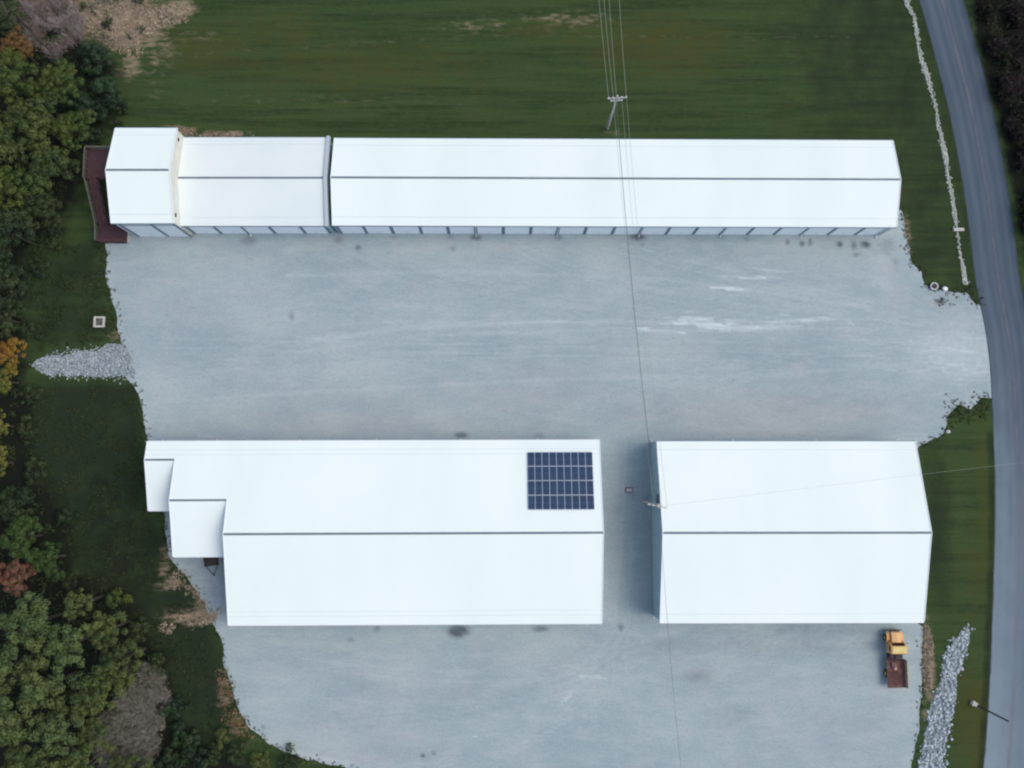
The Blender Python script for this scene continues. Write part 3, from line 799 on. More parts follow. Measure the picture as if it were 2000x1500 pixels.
for x_ in (X2_ + .3, (X2_ + xM) / 2): post(x_, yS2 + .25, zS2 - .15)
post(X2_ + .3, yR2, zR2 - .2)
for x_ in (X3_ + .3, (X3_ + X2_) / 2 + .4): post(x_, yS3 + .25, zS3 - .15)
for fc in (-1, 1):
    xa = xM + .3 if fc < 0 else X3_ + .3; n_ = 14 if fc < 0 else 18
    front(E, hwE, [xa + i * (xE - .3 - xa) / n_ for i in range(n_ + 1)], zwE, 3.4, face=fc, handles=False,
          spouts=[w2l(E, P(q, 859)).x for q in (318, 425, 586, 735, 900, 1050, 1162)] if fc > 0 else [w2l(E, P(q, 1215)).x for q in (584, 736, 895, 1055)])

# solar array on the north slope
sc = [w2l(E, P(q[0], q[1], zN(solve_y(q[1], q[0], zN)))) for q in ((1030, 883), (1157, 883), (1161, 996), (1031, 996))]
sx0 = (sc[0].x + sc[3].x) / 2; sx1 = (sc[1].x + sc[2].x) / 2; sy1 = (sc[0].y + sc[1].y) / 2; sy0 = (sc[2].y + sc[3].y) / 2
print('solar', sx1 - sx0, sy1 - sy0)
tilt = -math.atan(sl)
mid = Vector(((sx0 + sx1) / 2, (sy0 + sy1) / 2, 0)); mid.z = zN(mid.y) + .04
ar = empty('solar_array', E.matrix_basis @ mid); ar.rotation_euler = (tilt, 0, ang)
tag(ar, 'dark blue solar array of nine by four panels on the white roof slope', 'solar panels')
pw = (sx1 - sx0) / 9; ph = (sy1 - sy0) / math.cos(tilt) / 4
cellm = bpy.data.materials.new('solar_cells'); cellm.use_nodes = True
n = cellm.node_tree.nodes; l = cellm.node_tree.links; b = n['Principled BSDF']; b.inputs['Roughness'].default_value = .3; b.inputs['Specular IOR Level'].default_value = .25
tc = n.new('ShaderNodeTexCoord'); nz = n.new('ShaderNodeTexNoise'); nz.inputs['Scale'].default_value = .5; l.new(tc.outputs['Object'], nz.inputs['Vector'])
oi = n.new('ShaderNodeObjectInfo'); ad = n.new('ShaderNodeMath'); ad.operation = 'MULTIPLY_ADD'; l.new(oi.outputs['Random'], ad.inputs[0]); ad.inputs[1].default_value = .6; l.new(nz.outputs['Fac'], ad.inputs[2])
rp = n.new('ShaderNodeValToRGB'); rp.color_ramp.elements[0].color = (.005, .017, .040, 1); rp.color_ramp.elements[1].color = (.009, .028, .070, 1); rp.color_ramp.elements[0].position = .3; rp.color_ramp.elements[1].position = 1.
l.new(ad.outputs[0], rp.inputs[0]); l.new(rp.outputs[0], b.inputs['Base Color'])
alu = mat('panel_frame', (.28, .33, .43), .4, .3)
line = mat('cell_gap', (.09, .14, .24), .4)
pm = MB(); pm.mat(0).box(-pw / 2 + .02, pw / 2 - .02, -ph / 2 + .03, ph / 2 - .03, 0, .05)
pmo = pm.build('tmp', [alu, cellm, line])
pm = MB(); hw_, hh_ = pw / 2 - .02, ph / 2 - .03
pm.mat(0).box(-hw_, hw_, -hh_, hh_, .0, .045)
pm.mat(2).poly([(-hw_ + .045, -hh_ + .05, .048), (hw_ - .045, -hh_ + .05, .048), (hw_ - .045, hh_ - .05, .048), (-hw_ + .045, hh_ - .05, .048)], [(0, 1, 2, 3)])
cx = (2 * hw_ - .09) / 4; cy = (2 * hh_ - .10) / 8
for i in range(4):
    for j in range(8):
        xa = -hw_ + .045 + i * cx; ya = -hh_ + .05 + j * cy; gy_ = .045 if j == 3 else .012
        pm.mat(1).poly([(xa + .012, ya + .012, .052), (xa + cx - .012, ya + .012, .052), (xa + cx - .012, ya + cy - gy_, .052), (xa + .012, ya + cy - gy_, .052)], [(0, 1, 2, 3)])
bpy.data.objects.remove(pmo)
po = pm.build('tmp', [alu, cellm, line]); pme = po.data; bpy.data.objects.remove(po)
for j in range(4):
    for i in range(9):
        ob('solar_panel', pme, ar, ((i - 4) * pw, (j - 1.5) * ph, .06))
for j in range(4):
    for s_ in (-.25, .25):
        m = MB(); m.box(-4.5 * pw, 4.5 * pw, -.03, .03, 0, .06); m.build('rail', M['steel'], ar, (0, (j - 1.5 + s_) * ph, 0))

# ------------------------------------------------------------ maroon stairs at the end of the two storey block
zl = 3.9
c0 = P(172, 291, zl); c1 = P(172, 350, zl)
wx = T_.location.x + tx0 * math.cos(T_.rotation_euler[2]) - .05
st = empty('outside_stairs', (c0.x, c0.y, 0)); tag(st, 'maroon painted outside stairs and deck at the end of the tall block', 'stairs')
lx1 = wx - c0.x; ly0 = c1.y - c0.y
foot = P(206, 440, .4); fy = foot.y - c0.y
m = MB()
k = 22
for i in range(k): m.box(.02, lx1 - .02, ly0 + (-ly0) * i / k + .01, ly0 + (-ly0) * (i + 1) / k - .01, zl - .05, zl)
m.build('deck', M['maroon'], st)
m = MB()
for x_, y_ in ((.15, -.15), (lx1 - .2, -.15), (.15, ly0 + .15), (lx1 - .2, ly0 + .15)): m.box(x_ - .08, x_ + .08, y_ - .08, y_ + .08, 0, zl - .05)
m.build('deck_posts', M['rail'], st)
sw = 1.2; ns = 20; zb = .55
m = MB()
for i in range(ns):
    ya = ly0 + (fy - ly0) * i / ns; yb = ly0 + (fy - ly0) * (i + 1) / ns; z_ = zl - (zl - zb) * (i + 1) / ns
    m.box(.32, .3 + sw, yb - .03, ya, z_ - .05, z_)
m.build('treads', M['maroon_l'], st)
m = MB()
for x_ in (.24, .32 + sw):
    m.prism([(x_, ly0, zl), (x_, ly0, zl - .35), (x_, fy, zb - .35), (x_, fy, zb)], (.07, 0, 0))
m.build('stringer', M['maroon'], st)
l2 = P(205, 474, zb) - st.location; l3 = P(246, 474, zb) - st.location
ly_b = l2.y
m = MB(); k = 12
for i in range(k): m.box(.3, l3.x, fy + (ly_b - fy) * (i + .06) / k, fy + (ly_b - fy) * (i + .94) / k, zb - .05, zb) if False else m.box(.3, l3.x, ly_b + (fy - ly_b) * (i + .05) / k, ly_b + (fy - ly_b) * (i + .95) / k, zb - .05, zb)
m.box(.34, l3.x - .04, ly_b + .04, fy - .04, 0.05, zb - .06)
m.build('landing', M['maroon'], st)
m = MB()


def railing(m, pts, z=True):
    for a, b in zip(pts[:-1], pts[1:]):
        a = Vector(a); b = Vector(b); n_ = max(1, int((b - a).length / 1.3))
        for i in range(n_ + 1):
            p = a.lerp(b, i / n_); m.box(p.x - .05, p.x + .05, p.y - .05, p.y + .05, p.z, p.z + 1.02)
        for h in (.35, .68): m.tube(a + Vector((0, 0, h)), b + Vector((0, 0, h)), .03, n=5)
        d = (b - a).normalized(); s_ = d.cross(Vector((0, 0, 1))).normalized() * .075
        m.prism([a + s_ + Vector((0, 0, 1.02)), a - s_ + Vector((0, 0, 1.02)), b - s_ + Vector((0, 0, 1.02)), b + s_ + Vector((0, 0, 1.02))], (0, 0, .05))


railing(m, [(lx1 - .1, -.06, zl), (.06, -.06, zl), (.06, ly0, zl), (.24, ly0 - .2, zl), (.24, fy, zb), (.36, ly_b + .08, zb)])
m.build('handrail', M['rail'], st)
m = MB(); railing(m, [(lx1 - .1, ly0 + .05, zl), (.36 + sw, ly0 + .05, zl), (.36 + sw, fy, zb)]); railing(m, [(.36, ly_b + .08, zb), (l3.x - .05, ly_b + .08, zb)])
m.build('handrail', M['maroon_l'], st)
m = MB(); m.box(l3.x + .01, l3.x + .34, ly_b + .1, fy - .1, .0, zb * .5); m.build('step', M['conc'], st)

# ------------------------------------------------------------ truck
tk = empty('flatbed_truck', P(1742, 1284)); tag(tk, 'old yellow cab flatbed truck with rusty bed parked by the barn', 'truck')
yel = mat('faded_yellow_paint', (.66, .33, .10), .5, col2=(.60, .37, .17), scale=1.1, detail=6)
yel2 = mat('pale_yellow_paint', (.62, .50, .17), .5, col2=(.56, .42, .12), scale=1.6, detail=6)
rust = mat('rusty_steel', (.10, .042, .034), .85, col2=(.16, .085, .075), scale=1.6, detail=6)
rustd = mat('dark_frame', (.05, .035, .055), .8, col2=(.03, .022, .03), scale=2)
plank = mat('tan_side_board', (.50, .38, .26), .8, col2=(.30, .22, .14), scale=2)
glass = mat('windscreen_glass', (.035, .012, .014), .08)
# local: +y is the front (north); length 7.3
Y = lambda t: 3.65 - t
m = MB()
for x_ in (-.45, .35): m.box(x_, x_ + .1, Y(7.1), Y(.3), .62, .82)
for t in (1., 2.6, 3.6, 5.0, 6.6): m.box(-.35, .35, Y(t) - .05, Y(t) + .05, .64, .80)
m.tube((0, Y(1.2), .5), (0, Y(5.3), .5), .05)
m.build('frame', rustd, tk)


def ext_x(mb, prof, x0, x1):   # side profile (t,z) extruded across
    mb.prism([(x0, Y(t), z) for t, z in prof], (x1 - x0, 0, 0))


m = MB()
ext_x(m, [(.05, .75), (.02, 1.35), (.15, 1.5), (1.35, 1.62), (1.35, .75)], -.62, .62)
m.poly([(-.62, Y(.15), 1.5), (.62, Y(.15), 1.5), (.62, Y(1.35), 1.62), (-.62, Y(1.35), 1.62), (0, Y(.18), 1.56), (0, Y(1.35), 1.70)], [(0, 4, 5, 3), (4, 1, 2, 5)])
m.build('hood', yel, tk)
m = MB(); m.box(-.5, .5, Y(.02), Y(-.04), .82, 1.32)
for i in range(7): m.box(-.48, .48, Y(-.04), Y(-.06), .86 + i * .065, .89 + i * .065)
m.build('grille', rustd, tk)
for s_ in (-1, 1):
    m = MB(); a, b = (.6 * s_, 1.12 * s_)
    m.prism([(a, Y(t), z) for t, z in ((.15, .8), (.15, 1.1), (.4, 1.24), (1.1, 1.24), (1.5, 1.0), (1.5, .72), (1.35, .72), (1.2, .98), (.9, 1.08), (.6, 1.05), (.4, .8))], (b - a, 0, 0))
    m.build('fender', yel, tk)
    m = MB(); m.tube((.86 * s_, Y(.18), .98), (.86 * s_, Y(.08), .98), .11, n=14); m.build('headlight', M['white'], tk)
m = MB(); m.box(-1.15, 1.15, Y(0.0), Y(-.14), .55, .76, .03); m.build('bumper', M['rail'], tk)
m = MB()
ext_x(m, [(1.35, .7), (1.35, 1.6), (1.72, 2.18), (2.65, 2.2), (2.75, 2.1), (2.78, .7)], -1.02, 1.02)
m.build('cab', yel, tk)
m = MB(); m.box(-.93, .93, Y(2.66), Y(1.74), 2.2, 2.27, .05); m.build('cab_roof', yel2, tk)
m = MB(); m.prism([(-.88, Y(1.385), 1.66), (.88, Y(1.385), 1.66), (.82, Y(1.70), 2.14), (-.82, Y(1.70), 2.14)], Vector((0, .58, .36)).normalized() * .012); m.build('windscreen', glass, tk)
m = MB(); m.box(-.7, .7, Y(2.80), Y(2.78), 1.6, 2.05); m.build('rear_window', glass, tk)
for s_ in (-1, 1):
    m = MB(); a = 1.02 * s_
    m.prism([(a, Y(1.50), .8), (a, Y(1.50), 1.62), (a, Y(1.80), 2.1), (a, Y(2.45), 2.1), (a, Y(2.45), .8)], (.02 * s_, 0, 0)); d = m.build('door', yel, tk)
    m = MB(); a = 1.041 * s_
    m.prism([(a, Y(1.60), 1.62), (a, Y(1.84), 2.02), (a, Y(2.38), 2.02), (a, Y(2.38), 1.62)], (.008 * s_, 0, 0)); m.build('window', glass, d)
    m = MB(); m.box(*sorted((1.04 * s_, 1.08 * s_)), Y(2.36), Y(2.2), 1.45, 1.49); m.build('handle', M['steel'], d)
    m = MB(); m.tube((1.02 * s_, Y(1.5), 1.7), (1.28 * s_, Y(1.42), 1.75), .015); m.box(*sorted((1.2 * s_, 1.38 * s_)), Y(1.45), Y(1.41), 1.62, 1.9); m.build('mirror', M['dark'], tk)
# behind the cab: tank, reel, spare
m = MB(); m.tube((-1.0, Y(3.15), .95), (-.45, Y(3.15), .95), .26, n=14); m.build('fuel_tank', rustd, tk)
m = MB(); m.box(-1.0, .95, Y(3.55), Y(2.95), .82, 1.02); m.box(-.9, -.2, Y(3.45), Y(3.0), 1.02, 1.35); m.box(.1, .8, Y(3.4), Y(3.05), 1.02, 1.2); m.tube((-.1, Y(3.0), 1.3), (-.1, Y(3.5), 1.3), .2, n=12); m.build('tool_box', rustd, tk)
m = MB()
for i in range(11): m.box(-1.2 + i * 2.4 / 11 + .006, -1.2 + (i + 1) * 2.4 / 11 - .006, Y(7.25), Y(3.65), 1.0, 1.06 + .01 * (i % 2))
m.box(-1.22, 1.22, Y(7.3), Y(7.25), .9, 1.1); m.box(-1.22, 1.22, Y(3.65), Y(3.6), .9, 1.1)
m.build('flatbed', rust, tk)
m = MB()
for i in range(5): m.box(-1.15 + i * .55, -1.09 + i * .55, Y(3.72), Y(3.66), 1.06, 1.75)
for z_ in (1.3, 1.6): m.box(-1.18, 1.14, Y(3.70), Y(3.66), z_, z_ + .12)
m.build('headboard', rustd, tk)
m = MB()
for z_ in (1.12, 1.36, 1.60): m.box(1.14, 1.24, Y(7.25), Y(3.75), z_, z_ + .19)
for i in range(5): m.box(1.10, 1.135, Y(3.8 + i * .84) - .05, Y(3.8 + i * .84), 1.0, 1.82)
m.build('side_board', plank, tk)
m = MB(); m.box(-.7, .1, Y(4.6), Y(4.0), 1.08, 1.3, .03); m.build('crate', rust, tk)
m = MB(); m.tube((-.25, Y(4.75), 1.09), (-.25, Y(4.75), 1.5), .2, .17, n=12); m.build('drum', mat('pinkish_metal_drum', (.42, .26, .24), .6), tk)
m = MB()
for i in range(9):
    x_ = -.9 + .16 * i; m.tube((x_, Y(5.1 + .1 * (i % 3)), 1.1 + .02 * (i % 2)), (x_ + .12 * ((i % 3) - 1), Y(6.9), 1.1), .035, n=6)
m.build('scrap_pipes', rust, tk)


def wheel(x, t, r=.48, wd=.28):
    m = MB(); n_ = 24; prof = [(r * .55, -wd / 2), (r * .93, -wd / 2), (r, -wd / 2 + .05), (r, wd / 2 - .05), (r * .93, wd / 2), (r * .55, wd / 2)]
    pts = []; fs = []
    for i in range(n_):
        a = 2 * math.pi * i / n_
        for rr, xx in prof: pts.append((xx, rr * math.cos(a), rr * math.sin(a)))
    kk = len(prof)
    for i in range(n_):
        for j in range(kk): fs.append((i * kk + j, i * kk + (j + 1) % kk, ((i + 1) % n_) * kk + (j + 1) % kk, ((i + 1) % n_) * kk + j))
    m.poly(pts, fs); wl_ = m.build('wheel', M['dark'], tk, (x, Y(t), r))
    m = MB(); m.tube((-wd / 2 + .04, 0, 0), (wd / 2 - .04, 0, 0), r * .56, n=18); m.tube((-wd / 2 - .01, 0, 0), (wd / 2 + .01, 0, 0), r * .2, n=10); m.build('rim', yel2, wl_)


for s_ in (-1, 1):
    wheel(1.0 * s_, .95); wheel(.80 * s_, 5.6); wheel(1.10 * s_, 5.6)
m = MB(); m.tube((-1., Y(.95), .48), (1., Y(.95), .48), .06); m.tube((-1., Y(5.6), .48), (1., Y(5.6), .48), .08); m.tube((-.16, Y(5.6), .48), (.16, Y(5.6), .48), .2, n=12); m.build('axle', rustd, tk)
for s_ in (-1, 1):
    m = MB(); m.box(*sorted((.85 * s_, 1.1 * s_)), Y(7.33), Y(7.30), .92, 1.0); m.build('tail_light', mat('red_lens', (.35, .02, .02), .3), tk)

# ------------------------------------------------------------ utility poles and wires
HP = 10.6


def pole(px, py, label, h=HP, arms=((10.3, 1.2, .0),), material='wood_pale', top=None, ang=0.):
    b = P(px, py); r = empty('utility_pole', b); tag(r, label, 'utility pole')
    r.rotation_euler = (0, 0, ang)
    m = MB(); m.tube((0, 0, 0), (0, 0, h * .5), .19, .16, 12); m.tube((0, 0, h * .5), (0, 0, h), .16, .12, 12); m.build('pole', M[material], r, smooth=False)
    for z, hl, dy in arms:
        m = MB(); m.box(-hl, hl, -.19 + dy, -.07 + dy, z - .08, z + .08); m.tube((-hl * .5, -.13 + dy, z - .05), (0, 0, z - .75), .025); m.tube((hl * .5, -.13 + dy, z - .05), (0, 0, z - .75), .025)
        a = m.build('crossarm', M[material], r)
        for x_ in (-hl + .1, -hl * .45, hl * .45, hl - .1):
            k = MB(); k.tube((0, 0, 0), (0, 0, .16), .03); k.tube((0, 0, .06), (0, 0, .12), .09, n=10); k.tube((0, 0, .14), (0, 0, .2), .07, n=10)
            k.build('insulator', M['white'], a, (x_, -.13 + dy, z + .08))
    return r


pa = pole(1186, 252, 'pale utility pole with crossarms standing on the grass behind the storage building', arms=((10.2, 1.25, 0), (9.4, .8, 0)), ang=R(4))
gwm = MB(); gwm.tube((0, 0, 8.8), (-.9, -1.0, 0), .02); gwm.build('guy_wire', M['wire'], pa)
pb = pole(1257, 979, 'pale utility pole with transformer in the lane against the blue grey wall', arms=((10.2, 1.25, 0),), ang=R(-12))
m = MB(); m.tube((0, 0, 0), (0, 0, .9), .27, n=16); m.tube((0, 0, .9), (0, 0, .98), .22, .1, n=16); m.tube((.1, 0, .95), (.1, 0, 1.2), .04); m.build('transformer', M['steel'], pb, (.42, -.1, 8.3))


def wire(a, b, sag, r, material, label, group=None, n=16):
    a = Vector(a); b = Vector(b); pts = []
    o0 = a
    for i in range(n + 1):
        t = i / n; p = a.lerp(b, t); p.z -= sag * 4 * t * (1 - t); pts.append(p - o0)
    m = MB(); m.path(pts, r, 5); o = m.build('overhead_wire', M[material], None, o0)
    return tag(o, label, 'wire', group)


def at_arm(root, x, z):
    return root.location + Vector((math.cos(root.rotation_euler[2]) * x, math.sin(root.rotation_euler[2]) * x, z))


nl = ['leftmost of the pale wires running from the far pole over the field', 'second from the left of the pale wires over the field', 'third from the left of the pale wires over the field', 'rightmost pale wire running from the far pole over the field']
for i, (x_, tpx) in enumerate(((-1.15, 1150), (-.55, 1160), (.0, 1175), (1.15, 1196))):
    z_ = 10.45 if i != 2 else 9.7
    wire(at_arm(pa, x_, z_), P(tpx, -260, 10.8), .9, .022, 'wire', nl[i], 'wires over the field')
nl = ['leftmost thin wire from the far pole across the long roof to the lane pole', 'middle thin wire from the far pole across the long roof to the lane pole', 'rightmost thin wire from the far pole across the long roof to the lane pole']
for i, x_ in enumerate((-.55, .55, 1.15)):
    wire(at_arm(pa, x_, 10.45), at_arm(pb, x_, 10.45), 1.3, .018, 'wire', nl[i], 'wires over the yard')
cb = wire(at_arm(pa, .0, 9.3), at_arm(pb, .15, 8.6), 2.0, .036, 'cable', 'thick dark cable crossing the gravel yard between the two pale poles')
wire(at_arm(pb, .2, 10.2), P(1345, 1640, 9.5), 1.5, .02, 'cable', 'dark wire running from the lane pole across the roof and the lower yard')
wire(at_arm(pb, .6, 10.2), P(2250, 875, 9.5), 1.6, .010, 'wire', 'thin pale wire running from the lane pole over the road')

# dark pole by the road
b = P(1909, 1378); r = empty('roadside_pole', b); tag(r, 'slim black pole leaning over the road edge from its pale base', 'pole')
m = MB(); m.tube((0, 0, 0), (0, 0, 6.6), .13, .10, 10); m.tube((0, 0, 6.6), (0, 0, 6.7), .13, n=10); m.build('shaft', M['wood_dark'], r)
m = MB(); m.box(-1.05, -.25, -.28, .28, 0, .5, .08); o = m.build('pale_base_box', M['conc'], r); o.rotation_euler = (0, 0, R(-28))
m = MB(); m.box(-.95, -.75, -.36, .36, .5, .54); o2 = m.build('lid', M['conc'], r); o2.rotation_euler = (0, 0, R(-28))
bpy.context.view_layer.update()

# ------------------------------------------------------------ rocks
_ico = bmesh.new(); bmesh.ops.create_icosphere(_ico, subdivisions=1, radius=1)
ICV = np.array([v_.co[:] for v_ in _ico.verts]); ICF = np.array([[q.index for q in f.verts] for f in _ico.faces]); _ico.free()


def rocks(n, pos, size, flat=.6):
    V = []; Fc = []
    for i in range(n):
        x, y = pos[i]; s_ = size[i]
        v_ = ICV * (1 + rng.uniform(-.28, .28, (len(ICV), 1))) * np.array([s_ * rng.uniform(.7, 1.2), s_ * rng.uniform(.6, 1.), s_ * flat * rng.uniform(.7, 1.2)])
        a = rng.uniform(0, 6.28); c_, sn = math.cos(a), math.sin(a)
        v_ = np.stack([v_[:, 0] * c_ - v_[:, 1] * sn + x, v_[:, 0] * sn + v_[:, 1] * c_ + y, v_[:, 2] + s_ * flat * .35], 1)
        V.append(v_); Fc.append(ICF + i * len(ICV))
    return np.vstack(V), np.vstack(Fc)


def scatter(poly_px, n, edge=0., seed=1, noise=.0):
    poly = W2(poly_px); pa_ = np.array(poly); lo = pa_.min(0); hi = pa_.max(0); out = []
    while len(out) < n:
        p = rng.uniform(lo, hi, (n * 3, 2)); ok = inside(p[:, 0], p[:, 1], poly)
        p = p[ok]
        if noise: p = p[fbm(p[:, 0] * noise, p[:, 1] * noise, seed) > .42]
        out += list(p)
    return np.array(out[:n])


RIP = [(1893, 1215), (1880, 1235), (1868, 1245), (1860, 1242), (1856, 1262), (1848, 1272), (1840, 1310), (1833, 1335), (1822, 1370), (1812, 1400), (1808, 1440), (1800, 1480), (1792, 1520), (1785, 1580), (1835, 1600), (1842, 1520), (1850, 1450), (1858, 1400), (1866, 1370), (1868, 1330), (1878, 1300), (1888, 1270), (1895, 1235)]
WEDGE = [(62, 712), (76, 702), (100, 694), (150, 684), (200, 680), (246, 672), (262, 700), (262, 742), (236, 736), (200, 735), (140, 737), (100, 735), (74, 722)]
bed = surface('stone_bed', (.16, .20, .22), [], [(.8, (1, 1, 1), .42, .6, (.06, .075, .07), .8), (3, (1, 1, 1), .4, .6, (.36, .42, .45), .6)], bump=.8, bscale=5)
sheet('stone_bed', rough_line(W2(RIP), .2, .6, 5), .006, .5, bed, {})
sheet('stone_bed', rough_line(W2(WEDGE), .2, .75, 8), .010, .5, bed, {})


def rock_ob(name, pos, size, material, label, flat=.6):
    V, Fc = rocks(len(pos), pos, size, flat)
    me = mesh_np(name, V, Fc, material); at = me.attributes.new('leaf', 'FLOAT', 'FACE'); at.data.foreach_set('value', np.repeat(rng.uniform(0, 1, len(pos)), len(ICF)).astype(np.float32))
    return tag(ob(name, me), label, 'rocks', kind='stuff')


p_ = scatter(RIP, 1500); p_ = p_ + rng.normal(0, .28, p_.shape); rock_ob('riprap', p_, rng.uniform(.06, 1, len(p_)) ** 2 * .26 + .06 if True else rng.uniform(.09, .30, len(p_)), M['rock'], 'strip of broken pale rock in the grass between the lower yard and the road')
p_ = scatter(WEDGE, 1500); p_ = p_ + rng.normal(0, .32, p_.shape); rock_ob('riprap', p_, rng.uniform(.05, .15, len(p_)), M['rock'], 'wedge of pale rock spilling from the yard towards the woods')
DITCH = [(1768, -40), (1772, 10), (1785, 32), (1790, 60), (1795, 90), (1802, 125), (1810, 145), (1818, 175), (1828, 210), (1833, 250), (1842, 285), (1850, 330), (1856, 370), (1864, 410), (1868, 440), (1872, 475), (1879, 515), (1886, 555)]
dw = [8, 9, 6, 5, 5, 7, 10, 6, 5, 5, 8, 7, 7, 6, 4, 3.5, 3, 7]
lp = []; rp_ = []
for (x, y), w_ in zip(DITCH, dw): lp.append((x - w_ * .47, y)); rp_.append((x + w_ * .47, y))
dmat = surface('ditch_stone', (.40, .42, .37), [], [(1.0, (1, 1, 1), .4, .65, (.26, .28, .25), .7), (4, (1, 1, 1), .45, .7, (.52, .55, .52), .5)], bump=.6, bscale=5)
sheet('ditch_bed', rough_line(W2(lp + rp_[::-1]), .25, .28, 9), .014, .5, dmat, {})
p_ = scatter(lp + rp_[::-1], 700); rock_ob('ditch_stones', p_ + rng.normal(0, .12, p_.shape), rng.uniform(.07, .2, len(p_)), M['rock_tan'], 'thin line of pale stones lining the ditch beside the road')

# small single things
def drain(px, py):
    r = empty('drain_box', P(px, py)); tag(r, 'square concrete drain box with dark grate in the grass beside the stairs', 'drain')
    m = MB()
    for s_ in (-1, 1): m.box(-.75, .75, min(s_ * .5, s_ * .75), max(s_ * .5, s_ * .75), 0, .25); m.box(min(s_ * .5, s_ * .75), max(s_ * .5, s_ * .75), -.499, .499, 0, .25)
    m.build('rim', M['conc'], r)
    m = MB(); m.box(-.5, .5, -.5, .5, .02, .06)
    for i in range(5): m.box(-.45 + i * .2, -.38 + i * .2, -.5, .5, .1, .14)
    m.build('grate', M['rail'], r)


drain(195, 629)


def boulder(px, py, s_, label, mt='white', cat='boulder', name='boulder'):
    bm = bmesh.new(); bmesh.ops.create_icosphere(bm, subdivisions=3, radius=1)
    for v_ in bm.verts:
        d = v_.co.copy(); k = .8 + .5 * float(fbm(d.x * 1.3 + px, d.y * 1.3 + d.z + py, 5)); v_.co = Vector((d.x * s_ * k, d.y * s_ * k * .85, max(d.z, -.3) * s_ * k * .7))
    me = bpy.data.meshes.new(name); bm.to_mesh(me); bm.free(); me.materials.append(M[mt])
    c_ = P(px, py); o = ob(name, me, None, (c_.x, c_.y, s_ * .15)); return tag(o, label, cat)


# open topped white planter ring
r = empty('planter', P(1822, 560)); tag(r, 'round white planter with dark soil at the grass corner by the entrance', 'planter')
m = MB(); n_ = 20; pts = []; fs = []
prof = [(.42, 0), (.52, .45), (.44, .47), (.40, .36)]
for i in range(n_):
    a = 2 * math.pi * i / n_
    for rr, zz in prof: pts.append((rr * math.cos(a), rr * math.sin(a), zz))
for i in range(n_):
    for j in range(3): fs.append((i * 4 + j, i * 4 + j + 1, ((i + 1) % n_) * 4 + j + 1, ((i + 1) % n_) * 4 + j))
m.poly(pts, fs); m.build('pot', M['white'], r)
m = MB(); m.tube((0, 0, .1), (0, 0, .37), .41, n=20); m.build('soil', M['bark'], r)
boulder(1845, 564, .38, 'small white boulder beside the round planter at the entrance corner')
m = MB(); m.box(-.75, .75, -.22, .22, 0, .3, .04); o = m.build('culvert_slab', M['conc'], None, P(1871, 449)); tag(o, 'short pale concrete slab laid across the stone ditch', 'slab')
m = MB(); m.box(-.8, -.62, -.16, .16, 0, .1); m.box(.62, .8, -.16, .16, 0, .1)
r = empty('utility_box', P(1228, 957)); tag(r, 'small pale utility box standing in the lane between the two barns', 'utility box')
m = MB(); m.box(-.36, .36, -.22, .22, .06, .75, .05); m.build('cabinet', M['conc'], r)
m = MB(); m.box(-.5, .5, -.36, .36, 0, .06); m.build('base', M['rail'], r)
m = MB(); m.box(-.3, .3, -.235, -.221, .15, .6); m.build('door', M['white'], r)
boulder(371, 1445, .45, 'single pale rock lying in the dark brush below the lower yard', 'white')
boulder(1851, 843, .32, 'small pale rock at the grass tip south of the entrance', 'conc')

r = empty('leaning_dead_tree', P(20, 22)); tag(r, 'dark bare leaning trunk crossing the mauve brush in the upper left corner', 'dead tree')
e_ = P(122, 128, 3.2) - r.location
m = MB(); m.tube((0, 0, .2), e_ * .5 + Vector((.3, .2, 1.6)), .24, .17, 9); m.tube(e_ * .5 + Vector((.3, .2, 1.6)), e_, .17, .07, 8)
for t_, dx_, dy_ in ((.45, 1.6, .6), (.6, -1.2, -1.4), (.75, 1.3, -.2)): m.tube(e_ * t_ + Vector((.2, .1, 1.3)), e_ * t_ + Vector((dx_, dy_, 2.6)), .08, .03, 6)
m.build('trunk', mat('dark_dead_wood', (.035, .028, .026), .9, col2=(.07, .05, .045), scale=2), r)
# dark trailer under the middle shelter
q = P(420, 1108); r = empty('utility_trailer', q); tag(r, 'small dark trailer poking out from under the middle shelter', 'trailer'); r.rotation_euler = (0, 0, R(8))
m = MB(); m.box(-1.0, .7, .3, 3.2, .6, .68)
for x_ in (-1.0, .62): m.box(x_, x_ + .08, .3, 3.2, .68, 1.05)
m.build('bed', M['wood_dark'], r)
m = MB(); m.tube((-.9, .3, .6), (-.1, -1.0, .55), .05); m.tube((.6, .3, .6), (-.1, -1.0, .55), .05); m.tube((-.1, -1., .55), (-.1, -1.0, .0), .04); m.build('drawbar', M['dark'], r)
for s_ in (-1.14, .84):
    m = MB(); m.tube((s_ - .09, 1.8, .33), (s_ + .09, 1.8, .33), .33, n=18); wl_ = m.build('wheel', M['dark'], r)

# ------------------------------------------------------------ vegetation
def set_leaf(me, vals, k):
    a = me.attributes.new('leaf', 'FLOAT', 'FACE'); a.data.foreach_set('value', np.ascontiguousarray(vals, dtype=np.float32))


def leaf_quads(cen, nrm, size, seed_rng=rng):
    """one slightly folded quad per centre"""
    n_ = len(cen)
    nrm = nrm / (np.linalg.norm(nrm, axis=1, keepdims=True) + 1e-9)
    t = seed_rng.normal(size=(n_, 3)); u = np.cross(nrm, t); u /= (np.linalg.norm(u, axis=1, keepdims=True) + 1e-9); w_ = np.cross(nrm, u)
    s_ = size[:, None]
    V = np.stack([cen - u * s_, cen - w_ * s_ * .62, cen + u * s_, cen + w_ * s_ * .62], 1).reshape(-1, 3)
    return V, np.arange(n_ * 4).reshape(-1, 4)


